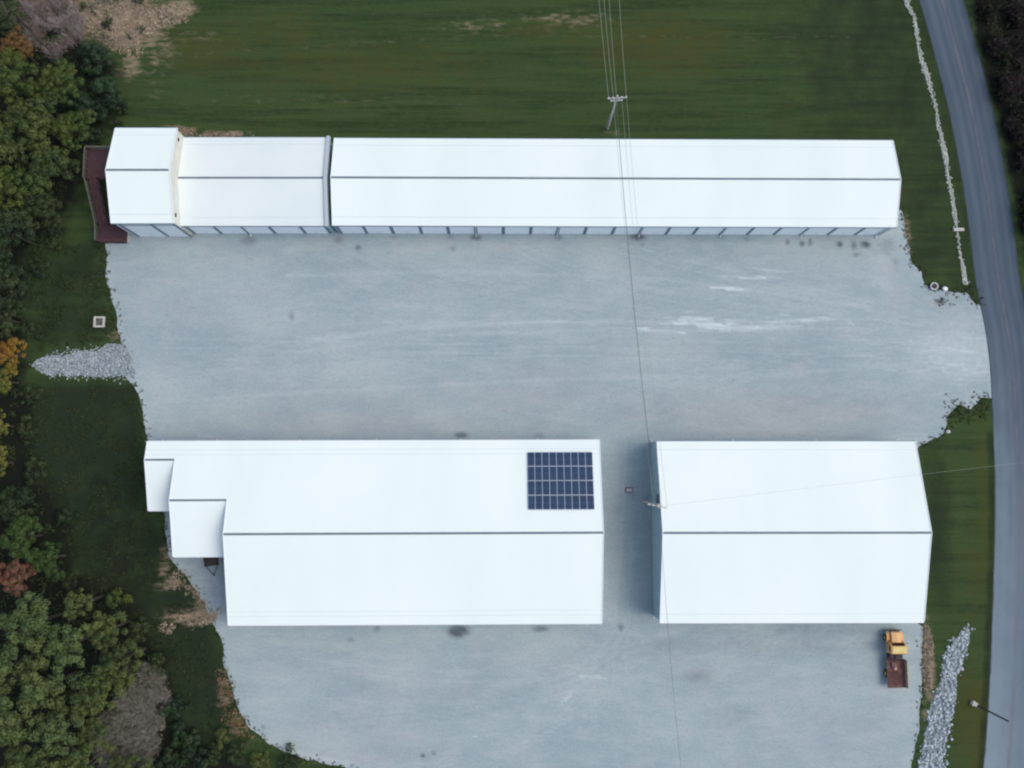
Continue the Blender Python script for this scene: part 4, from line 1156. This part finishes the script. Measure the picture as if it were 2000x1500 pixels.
def crown_mesh(name, rad, hgt, ntuft, per, leaf, material, tuft_r=(.7, 1.1), seed=0, cone=False, low=.25, zj=1., gap=1.02, jit=.3, wobk=.2):
    """crown made of leafy tufts spread over an uneven dome; leaves face outwards from their tuft"""
    g = np.random.default_rng(seed)
    cs = []
    tries = 0
    while len(cs) < ntuft and tries < 20000:
        tries += 1
        a = g.uniform(0, 2 * math.pi); q = math.sqrt(g.uniform(0, 1))
        lob = .78 + .22 * math.sin(3 * a + seed) + .16 * math.sin(5 * a + seed * 2.1)
        rr = q * rad * lob
        if cone: z = hgt * (1 - q) * g.uniform(.85, 1.05)
        else: z = hgt * (math.sqrt(max(0, 1 - q * q * .9)) * g.uniform(.72, 1.05) - .1)
        if g.uniform() < low: z *= g.uniform(.3, .8)
        c_ = np.array([rr * math.cos(a), rr * math.sin(a), z + g.uniform(-.5, .5) * zj])
        dm = min([np.linalg.norm((c_ - d) * np.array([1, 1, .7])) for d in cs], default=9)
        if dm > tuft_r[0] * (gap if tries < 8000 else gap * .8): cs.append(c_)
    Vs = []; Ls = []
    for c_ in cs:
        tr_ = g.uniform(*tuft_r); k = int(per * (tr_ / tuft_r[1]) ** 2)
        d = g.normal(size=(k, 3)); d[:, 2] = np.abs(d[:, 2]) * 1.0 - .25; d /= np.linalg.norm(d, axis=1, keepdims=True)
        rr = tr_ * g.uniform(.55, 1.06, (k, 1)) ** .7
        wob = 1 + wobk * np.sin(d[:, :1] * 6 + c_[0] * 3) * np.cos(d[:, 1:2] * 6 + c_[1] * 3)
        p = c_ + d * rr * wob * np.array([1, 1, .75])
        nr = d + g.normal(0, jit, (k, 3)) + np.array([0, 0, .15])
        V, _ = leaf_quads(p, nr, g.uniform(.6, 1.3, k) * leaf, g)
        Vs.append(V); Ls.append(np.clip(g.uniform(0, 1) * .6 + g.uniform(0, .4, k), 0, 1))
    V = np.vstack(Vs); Fc = np.arange(len(V)).reshape(-1, 4)
    me = mesh_np(name, V, Fc, material); set_leaf(me, np.concatenate(Ls), 4)
    return me, cs


def trunk_mesh(name, h, r0, cs, seed=0, nl=10):
    g = random.Random(seed); m = MB()
    top = Vector((g.uniform(-.2, .2), g.uniform(-.2, .2), h)); m.tube((0, 0, 0), top, r0, r0 * .6, 9)
    if len(cs):
        for c_ in g.sample(list(cs), min(nl, len(cs))):
            t = Vector(c_) + Vector((0, 0, h)); st_ = top.lerp(Vector((0, 0, h * .6)), g.uniform(0, .6))
            md = st_.lerp(t, .5) + Vector((0, 0, .3)); m.tube(st_, md, r0 * .4, r0 * .25, 6); m.tube(md, t, r0 * .25, r0 * .08, 6)
    me = bpy.data.meshes.new(name); me.from_pydata(m.v, [], m.f); me.materials.append(M['bark']); me.update(); return me


LM = {
    'olive': leafmat('leaf_olive', (.024, .046, .012), (.070, .105, .026), (.078, .100, .020)),
    'green': leafmat('leaf_green', (.026, .048, .016), (.070, .098, .030), (.085, .105, .028)),
    'deep': leafmat('leaf_deep_green', (.012, .024, .012), (.030, .050, .022), (.038, .056, .018)),
    'fir': leafmat('leaf_blue_green', (.012, .028, .016), (.032, .058, .030), (.026, .060, .020)),
    'oak': leafmat('leaf_oak', (.036, .060, .022), (.105, .150, .052), (.10, .128, .036)),
    'gold': leafmat('leaf_gold', (.13, .11, .014), (.21, .165, .024), (.25, .125, .022)),
    'bronze': leafmat('leaf_bronze', (.055, .045, .016), (.13, .10, .028), (.15, .085, .03)),
    'lime': leafmat('leaf_lime', (.06, .075, .014), (.135, .15, .03), (.15, .145, .03)),
    'rust': leafmat('leaf_rust', (.13, .065, .038), (.21, .115, .07), (.17, .06, .035)),
    'mid': leafmat('leaf_mid_green', (.022, .052, .014), (.055, .100, .022), (.045, .075, .02)),
}
TR = {}


def proto(kind, v_):
    k = (kind, v_)
    if k not in TR:
        if kind == 'tree': TR[k] = crown_mesh('crown', 4.2, 3.6, 58, 170, .135, LM['olive'], (.48, .82), seed=10 + v_, gap=1.25, zj=1.2)
        if kind == 'oak': TR[k] = crown_mesh('crown', 4.2, 3.2, 34, 260, .135, LM['oak'], (.50, .92), seed=30 + v_, low=.15, gap=1.5, zj=1.7, jit=.32, wobk=.3)
        if kind == 'fir': TR[k] = crown_mesh('crown', 2.6, 4.2, 34, 170, .13, LM['fir'], (.45, .75), seed=50 + v_, cone=True)
        if kind == 'bush': TR[k] = crown_mesh('crown', 1.8, 1.4, 16, 150, .11, LM['mid'], (.40, .62), seed=70 + v_)
    return TR[k]


_mm = {}


def tree(name, kind, col, px, py, rpx, h, label, group='trees at the woods edge', cat='tree', v_=None):
    v_ = random.randrange(4) if v_ is None else v_
    cm, cs = proto(kind, v_)
    base = {'tree': 4.2, 'oak': 4.2, 'fir': 2.6, 'bush': 1.8}[kind]; s_ = rpx / 14.2 / base
    k = (kind, v_, col)
    if k not in _mm:
        c_ = cm.copy(); c_.materials[0] = LM[col]; _mm[k] = c_
    c = P(px, py, h + 1.5 * s_)
    r = empty(name, (c.x, c.y, 0), random.uniform(0, 6.28)); tag(r, label, cat, group)
    o = ob('crown', _mm[k], r, (0, 0, h)); o.scale = (s_, s_, s_ * random.uniform(.9, 1.1))
    tm = trunk_mesh('trunk', h, .10 + .05 * h / 3, [Vector(q) * s_ for q in cs], random.randrange(999), 9)
    ob('trunk', tm, r)
    return r


T = [  # name, prototype, colour, px, py, radius px, trunk height, label
    ('leafy_tree', 'tree', 'bronze', 30, 88, 34, 4.5, 'bronze tinged tree in the top left corner below the dry bank'),
    ('leafy_tree', 'tree', 'deep', 2, 30, 46, 4.5, 'dark green tree filling the extreme top left corner'),
    ('leafy_tree', 'tree', 'olive', 30, 150, 56, 6.0, 'yellow green tree under the bronze tinged one at the left edge'),
    ('leafy_tree', 'tree', 'olive', 112, 158, 50, 5.5, 'yellow green tree left of the dark conifer pair'),
    ('leafy_tree', 'tree', 'green', 60, 232, 58, 6.0, 'broad mid green tree in the middle of the upper woods'),
    ('leafy_tree', 'tree', 'olive', 140, 250, 44, 5.0, 'yellow green tree closest to the maroon stairs corner'),
    ('leafy_tree', 'tree', 'green', -5, 282, 60, 6.0, 'mid green tree cut by the left edge level with the long roof'),
    ('leafy_tree', 'tree', 'green', 92, 320, 52, 5.0, 'green tree left of the maroon stairs landing'),
    ('leafy_tree', 'tree', 'olive', 22, 362, 54, 5.5, 'yellow flecked tree left of the maroon stairs foot'),
    ('leafy_tree', 'tree', 'deep', 75, 400, 46, 4.0, 'dark green tree right above the shaded lawn'),
    ('leafy_tree', 'tree', 'deep', 10, 450, 56, 5.0, 'dark tree at the left edge beside the shaded lawn'),
    ('leafy_tree', 'tree', 'deep', -4, 540, 50, 4.5, 'dark tree at the left edge level with the top of the yard'),
    ('leafy_tree', 'tree', 'deep', -6, 618, 44, 4.0, 'dark tree just above the golden tree at the left edge'),
    ('conifer', 'fir', 'fir', 180, 105, 36, 1.5, 'dark blue green conifer at the foot of the dry tan bank'),
    ('conifer', 'fir', 'fir', 206, 176, 38, 1.5, 'dark conifer between the mown field and the upper woods'),
    ('conifer', 'fir', 'fir', 165, 205, 34, 1.5, 'dark conifer half hidden among the yellow green trees'),
    ('conifer', 'fir', 'deep', 175, 262, 26, 1.0, 'small dark conifer directly behind the tall block corner'),
    ('autumn_tree', 'tree', 'gold', 16, 692, 34, 3.5, 'golden orange tree at the tip of the pale rock wedge'),
    ('leafy_tree', 'tree', 'lime', -2, 742, 28, 3.5, 'lime yellow tree just below the golden orange tree'),
    ('leafy_tree', 'tree', 'lime', -10, 830, 28, 3.5, 'lime tree cut by the left edge level with the stepped shelters'),
    ('leafy_tree', 'tree', 'lime', -12, 905, 30, 3.5, 'lime tree at the left edge level with the upper shelter ridge'),
    ('leafy_tree', 'tree', 'deep', 20, 985, 44, 3.0, 'dark shrubby tree above the bright green one at the left edge'),
    ('leafy_tree', 'tree', 'mid', 38, 1052, 44, 4.0, 'bright green tree above the rust coloured tree'),
    ('leafy_tree', 'tree', 'mid', 92, 1092, 36, 3.5, 'bright green tree to the right of the rust coloured tree'),
    ('autumn_tree', 'tree', 'rust', 22, 1128, 36, 3.5, 'rust red tree at the left edge above the oak clump'),
    ('oak_tree', 'oak', 'oak', 152, 1180, 30, 5.5, 'small oak crown sticking up at the top of the oak clump'),
    ('oak_tree', 'oak', 'oak', 52, 1222, 52, 6.5, 'broad oak at the upper left of the oak clump'),
    ('oak_tree', 'oak', 'green', 206, 1232, 42, 5.5, 'oak with darker leaves on the upper right of the clump'),
    ('oak_tree', 'oak', 'oak', 128, 1262, 52, 7.0, 'oak in the middle of the clump under the small top crown'),
    ('oak_tree', 'oak', 'oak', 10, 1300, 52, 6.0, 'oak cut by the left edge halfway down the clump'),
    ('oak_tree', 'oak', 'green', 238, 1290, 44, 5.5, 'rightmost oak of the clump facing the grassy slope'),
    ('oak_tree', 'oak', 'oak', 82, 1345, 54, 6.5, 'large oak left of centre in the lower part of the clump'),
    ('oak_tree', 'oak', 'green', 182, 1352, 52, 6.0, 'oak bordering the grey bare brush'),
    ('oak_tree', 'oak', 'oak', 25, 1405, 56, 6.5, 'oak in the lower left of the clump above the corner tree'),
    ('oak_tree', 'oak', 'oak', 112, 1430, 52, 6.0, 'oak left of the grey bare brush near the bottom edge'),
    ('oak_tree', 'oak', 'green', 185, 1432, 38, 5.0, 'small oak wedged against the grey brush near the bottom edge'),
    ('oak_tree', 'oak', 'green', 50, 1490, 54, 6.0, 'oak cut by the bottom edge near the left corner'),
    ('oak_tree', 'oak', 'oak', 150, 1505, 46, 5.0, 'oak cut by the bottom edge under the grey brush'),
    ('leafy_tree', 'tree', 'green', 255, 1508, 40, 3.5, 'low green tree at the bottom edge under the grey brush'),
]
for t in T: tree(*t)
# the wood goes on outside the frame: one mass
Vs = []; Ls = []
for i in range(26):
    cm, _ = proto('tree', i % 4); k_ = len(cm.vertices); co = np.empty(k_ * 3, np.float32); cm.vertices.foreach_get('co', co); co = co.reshape(-1, 3)
    la = np.empty(len(cm.polygons), np.float32); cm.attributes['leaf'].data.foreach_get('value', la)
    c_ = P(-120 - 90 * (i % 2) - random.uniform(0, 30), -150 + i * 68); a = random.uniform(0, 6.28)
    Vs.append(np.stack([co[:, 0] * math.cos(a) - co[:, 1] * math.sin(a) + c_.x, co[:, 0] * math.sin(a) + co[:, 1] * math.cos(a) + c_.y, co[:, 2] + 5], 1)); Ls.append(la)
V = np.vstack(Vs); me = mesh_np('woodland', V, np.arange(len(V)).reshape(-1, 4), LM['green']); set_leaf(me, np.concatenate(Ls), 4)
tag(ob('woodland', me), 'continuing green wood along the left side of the property', 'woodland', kind='stuff')

BU = [(232, 205, 18, 'deep'), (226, 240, 14, 'deep'), (120, 1010, 20, 'deep'), (60, 920, 26, 'deep'), (45, 840, 22, 'deep'), (130, 1140, 20, 'deep'), (216, 1170, 24, 'olive'), (262, 1235, 26, 'deep'), (300, 1300, 26, 'deep'), (330, 1385, 26, 'fir'), (345, 1430, 22, 'fir'), (400, 1485, 30, 'deep'), (330, 1492, 30, 'deep'), (290, 1340, 22, 'deep'), (455, 1480, 24, 'deep'), (560, 1500, 26, 'deep'), (45, 640, 22, 'deep'), (52, 770, 22, 'deep'),
      (365, 1455, 24, 'deep'), (430, 1440, 18, 'green'), (100, 460, 24, 'deep'), (70, 520, 22, 'deep'), (505, 1490, 22, 'green'), (205, 45, 10, 'deep'), (130, 52, 12, 'deep'), (160, 8, 9, 'green')]
BL = ['beside the conifer at the field edge', 'behind the tall block at the field edge', 'at the woods edge level with the middle shelter', 'below the lime trees at the left edge', 'left of the dark slope facing the stepped barn', 'right of the rust tree on the woods edge', 'olive one at the top right of the oak clump', 'in the notch right of the oak clump',
      'below the notch right of the oak clump', 'blue green one on the grey brush edge', 'blue green one lower on the grey brush edge', 'beside the pale rock at the bottom', 'below the grey brush at the bottom edge', 'directly above the grey brush', 'dark one under the yard corner', 'furthest right along the bottom edge', 'above the golden tree', 'below the rock wedge tip', 'left of the pale rock at the bottom',
      'mid green one where the yard edge turns', 'on the shaded lawn edge below the stairs', 'in the darkest corner of the shaded lawn', 'mid green one at the bottom right of the pale rock', 'lone on the tan bank', 'between the mauve brush and the tan bank', 'at the top edge on the mauve brush']
for (x, y, r_, c_), lb in zip(BU, BL): tree('shrub', 'bush', c_, x, y, r_, .35, 'low leafy shrub ' + lb, 'shrubs at the woods edge', 'shrub')


def twigs(name, material, pts, h, r, per, label, cat='brush', spread=.7, wd=.02):
    """bare brush: fans of thin upright stems"""
    Vs = []
    for (x, y) in pts:
        n_ = per; a = rng.uniform(0, 6.28, n_); q = rng.uniform(0, 1, n_) * spread
        hh = h * rng.uniform(.5, 1.1, n_)
        b = np.stack([x + rng.normal(0, r * .25, n_), y + rng.normal(0, r * .25, n_), np.zeros(n_)], 1)
        t = b + np.stack([np.cos(a) * q * hh, np.sin(a) * q * hh, hh * np.sqrt(np.clip(1 - q * q * .8, .1, 1))], 1)
        s_ = np.stack([-np.sin(a + .6), np.cos(a + .6), np.zeros(n_)], 1) * wd * rng.uniform(.6, 1.6, (n_, 1))
        Vs.append(np.stack([b - s_, b + s_, t], 1).reshape(-1, 3))
        # side twigs
        k = rng.uniform(.35, .9, (n_, 1)); m0 = b + (t - b) * k; d = rng.normal(0, 1, (n_, 3)); d[:, 2] = np.abs(d[:, 2]) * .5; d /= np.linalg.norm(d, axis=1, keepdims=True)
        e = m0 + d * h * .3; Vs.append(np.stack([m0 - s_ * .6, m0 + s_ * .6, e], 1).reshape(-1, 3))
    V = np.vstack(Vs); Fc = np.arange(len(V)).reshape(-1, 3); me = mesh_np(name, V, Fc, material)
    set_leaf(me, np.clip(np.repeat(rng.uniform(0, .75, len(pts)), len(Fc) // len(pts) + 1)[:len(Fc)] + rng.uniform(0, .25, len(Fc)), 0, 1), 3)
    return tag(ob(name, me), label, cat, kind='stuff')


def tufts(name, material, pts, h, r, per, label, cat, leaf=.07):
    Vs = []; Ls = []
    for i, (x, y) in enumerate(pts):
        k = per; rr = r * rng.uniform(.5, 1.3); d = rng.normal(size=(k, 3)); d[:, 2] = np.abs(d[:, 2]); d /= np.linalg.norm(d, axis=1, keepdims=True)
        p = np.array([x, y, 0]) + d * rng.uniform(.5, 1, (k, 1)) * np.array([rr, rr, h * rng.uniform(.6, 1.2)])
        V, _ = leaf_quads(p, d + rng.normal(0, .5, (k, 3)), rng.uniform(.6, 1.4, k) * leaf); Vs.append(V); Ls.append(np.clip(rng.uniform() * .7 + rng.uniform(0, .3, k), 0, 1))
    V = np.vstack(Vs); me = mesh_np(name, V, np.arange(len(V)).reshape(-1, 4), material); set_leaf(me, np.concatenate(Ls), 4)
    return tag(ob(name, me), label, cat, kind='stuff')


LM['tan'] = leafmat('dry_tan', (.15, .115, .07), (.60, .48, .37), (.38, .31, .23), hue_scale=.6)
LM['greybr'] = leafmat('bare_grey_twigs', (.075, .074, .058), (.33, .32, .27), (.20, .185, .15), hue_scale=.5)
LM['pinkbr'] = leafmat('bare_mauve_twigs', (.15, .13, .12), (.42, .37, .35), (.24, .20, .17), hue_scale=.5)
_bp = scatter([(205, 1420), (235, 1370), (262, 1335), (300, 1310), (330, 1340), (335, 1400), (320, 1450), (290, 1510), (200, 1520)], 60)
LM['darkbr'] = leafmat('dark_brown_twigs', (.022, .016, .016), (.048, .034, .036), (.03, .035, .018), hue_scale=.3)
LM['weed'] = leafmat('rank_grass', (.014, .030, .009), (.034, .056, .016), (.040, .048, .016), hue_scale=.3)
LM['straw'] = leafmat('orange_straw', (.12, .10, .05), (.34, .265, .16), (.27, .165, .085), hue_scale=.6)

p_ = scatter([(130, -60), (290, -60), (300, 40), (290, 95), (255, 120), (215, 90), (165, 60), (140, 40)], 520)
tufts('dry_grass', LM['tan'], p_, .6, .7, 24, 'tall tan dead grass on the bank in the upper left', 'dry grass', .09)
p_ = scatter([(10, -60), (150, -60), (160, 60), (150, 95), (110, 100), (60, 80), (20, 40)], 110); p_ = p_ + rng.normal(0, .8, p_.shape)
twigs('bare_brush', LM['pinkbr'], p_, 2.6, .9, 70, 'bare mauve grey brush beside the dry bank in the upper left', spread=.75, wd=.035)
p_ = np.vstack([scatter([(40, -20), (150, -20), (150, 90), (110, 100), (60, 70)], 34), scatter([(160, 0), (290, 0), (280, 90), (220, 90)], 14)])
tufts('bank_weeds', LM['fir'], p_, 2.2, .45, 60, 'small dark green weeds dotted through the brush and tan bank', 'weeds', .10)
p_ = scatter([(300, 10), (385, 8), (380, 40), (330, 50), (290, 60)], 90, noise=.5)
tufts('dry_grass', LM['tan'], p_, .3, .4, 26, 'patches of flat tan dead grass at the top of the field', 'dry grass', .08)
p_ = scatter([(205, 1420), (235, 1370), (262, 1335), (300, 1310), (330, 1340), (325, 1400), (310, 1450), (290, 1510), (200, 1520)], 95); p_ = p_ + rng.normal(0, .6, p_.shape)
twigs('bare_brush', LM['greybr'], p_, 2.9, .55, 80, 'leafless grey brown brush between the oaks and the lower slope', spread=.7, wd=.04)
tufts('bare_brush', LM['greybr'], _bp[:34], 2.2, .5, 90, 'grey seed heads and twigs clumped in the leafless brush', 'brush', .10)
p_ = np.vstack([scatter([(1900, -60), (1918, 60), (1945, 160), (1972, 280), (1990, 380), (2010, 500), (2140, 620), (2140, -60)], 330), scatter([(2020, 560), (2060, 900), (2060, 1600), (2160, 1600), (2160, 560)], 160)])
twigs('dark_thicket', LM['darkbr'], p_, 3.0, 1.0, 60, 'dark brown leafless thicket beyond the road', 'thicket', spread=.8, wd=.05)
p_ = scatter([(1910, -60), (1930, 60), (1957, 160), (1985, 280), (2010, 480), (2140, 600), (2140, -60)], 150, noise=.15)
tufts('undergrowth', LM['deep'], p_, 1.0, .8, 60, 'dark leafy undergrowth in the thicket beyond the road', 'undergrowth', .12)
p_ = np.vstack([scatter([(330, 1205), (430, 1190), (420, 1215), (330, 1235), (310, 1230)], 100, noise=.6), scatter([(310, 1130), (360, 1110), (395, 1160), (412, 1190), (380, 1170), (340, 1150)], 70, noise=.6)])
tufts('dry_grass', LM['tan'], p_, .3, .5, 14, 'tan dead grass on the bank left of the lower yard', 'dry grass', .08)
p_ = np.vstack([scatter([(428, 1310), (448, 1330), (460, 1390), (490, 1432), (470, 1430), (436, 1370)], 80), scatter([(455, 1400), (500, 1450), (480, 1450), (440, 1410)], 26)]); p_ = p_ + rng.normal(0, .5, p_.shape)
tufts('dry_weeds', LM['straw'], p_, .4, .5, 14, 'orange straw weeds along the lower left curve of the yard', 'weeds', .08)
p_ = scatter([(1804, 1222), (1812, 1222), (1820, 1260), (1818, 1340), (1806, 1352), (1802, 1300)], 170)
tufts('dry_grass', LM['tan'], p_, .3, .32, 16, 'strip of tan dead grass beside the parked truck', 'dry grass', .08)
p_ = np.vstack([scatter([(355, 250), (380, 252), (385, 264), (350, 266)], 40), scatter([(385, 261), (500, 262), (500, 268), (385, 267)], 60, noise=.8)])
tufts('dry_grass', LM['tan'], p_, .3, .3, 12, 'tan dead grass behind the dull white annex', 'dry grass', .07)
p_ = scatter([(-200, -100), (20, -100), (160, 100), (215, 150), (160, 300), (100, 440), (30, 660), (40, 800), (90, 980), (140, 1140), (250, 1200), (290, 1310), (200, 1540), (-200, 1540)], 1500)
tufts('undergrowth', LM['deep'], p_, .9, .8, 30, 'dark leafy undergrowth on the floor of the left wood', 'undergrowth', .13)
# ragged green edge all along the yard
ed = []
lotl = lot
for i in range(0, len(lotl)):
    x, y = lotl[i]; qx, qy = project((x, y, 0))
    if (qx < 470 and 455 < qy < 1500 and not (240 < qx < 270 and 670 < qy < 745) and not (300 < qx < 340 and 880 < qy < 1000)) or (440 < qx < 760 and qy > 1400) or (qx > 1755 and 380 < qy < 600) or (1778 < qx < 1935 and 770 < qy < 890) or (qx > 1780 and qy > 1225 and qx < 1815):
        for _ in range(2):
            if random.random() < (.3 if qx > 1780 and qy > 1225 else .65): ed.append((x + random.gauss(0, .32), y + random.gauss(0, .32)))
tufts('edge_weeds', LM['weed'], np.array(ed), .14, .22, 12, 'ragged green weeds along the edge of the gravel yard', 'weeds', .07)
p_ = np.vstack([scatter([(1850, 790), (1925, 770), (1930, 810), (1850, 830)], 120, noise=.6), scatter([(1892, 555), (1915, 600), (1905, 590), (1880, 560)], 30), scatter([(1830, 583), (1870, 580), (1868, 592), (1835, 594)], 26, noise=.8)])
p_ = p_ + rng.normal(0, .5, p_.shape)
tufts('edge_weeds', LM['weed'], p_, .16, .24, 9, 'dark sparse weeds in the gravel either side of the yard entrance', 'weeds', .08)
p_ = scatter([(60, 480), (200, 480), (230, 660), (60, 690)], 700, noise=.4)
p_ = np.vstack([p_, scatter([(60, 745), (262, 765), (280, 900), (300, 1080), (400, 1250), (440, 1400), (420, 1460), (330, 1320), (150, 1120), (60, 880)], 1500, noise=.35)])
tufts('rank_grass', LM['weed'], p_, .14, .3, 12, 'rank uneven grass on the slopes left of the yard', 'grass', .08)
print('done')
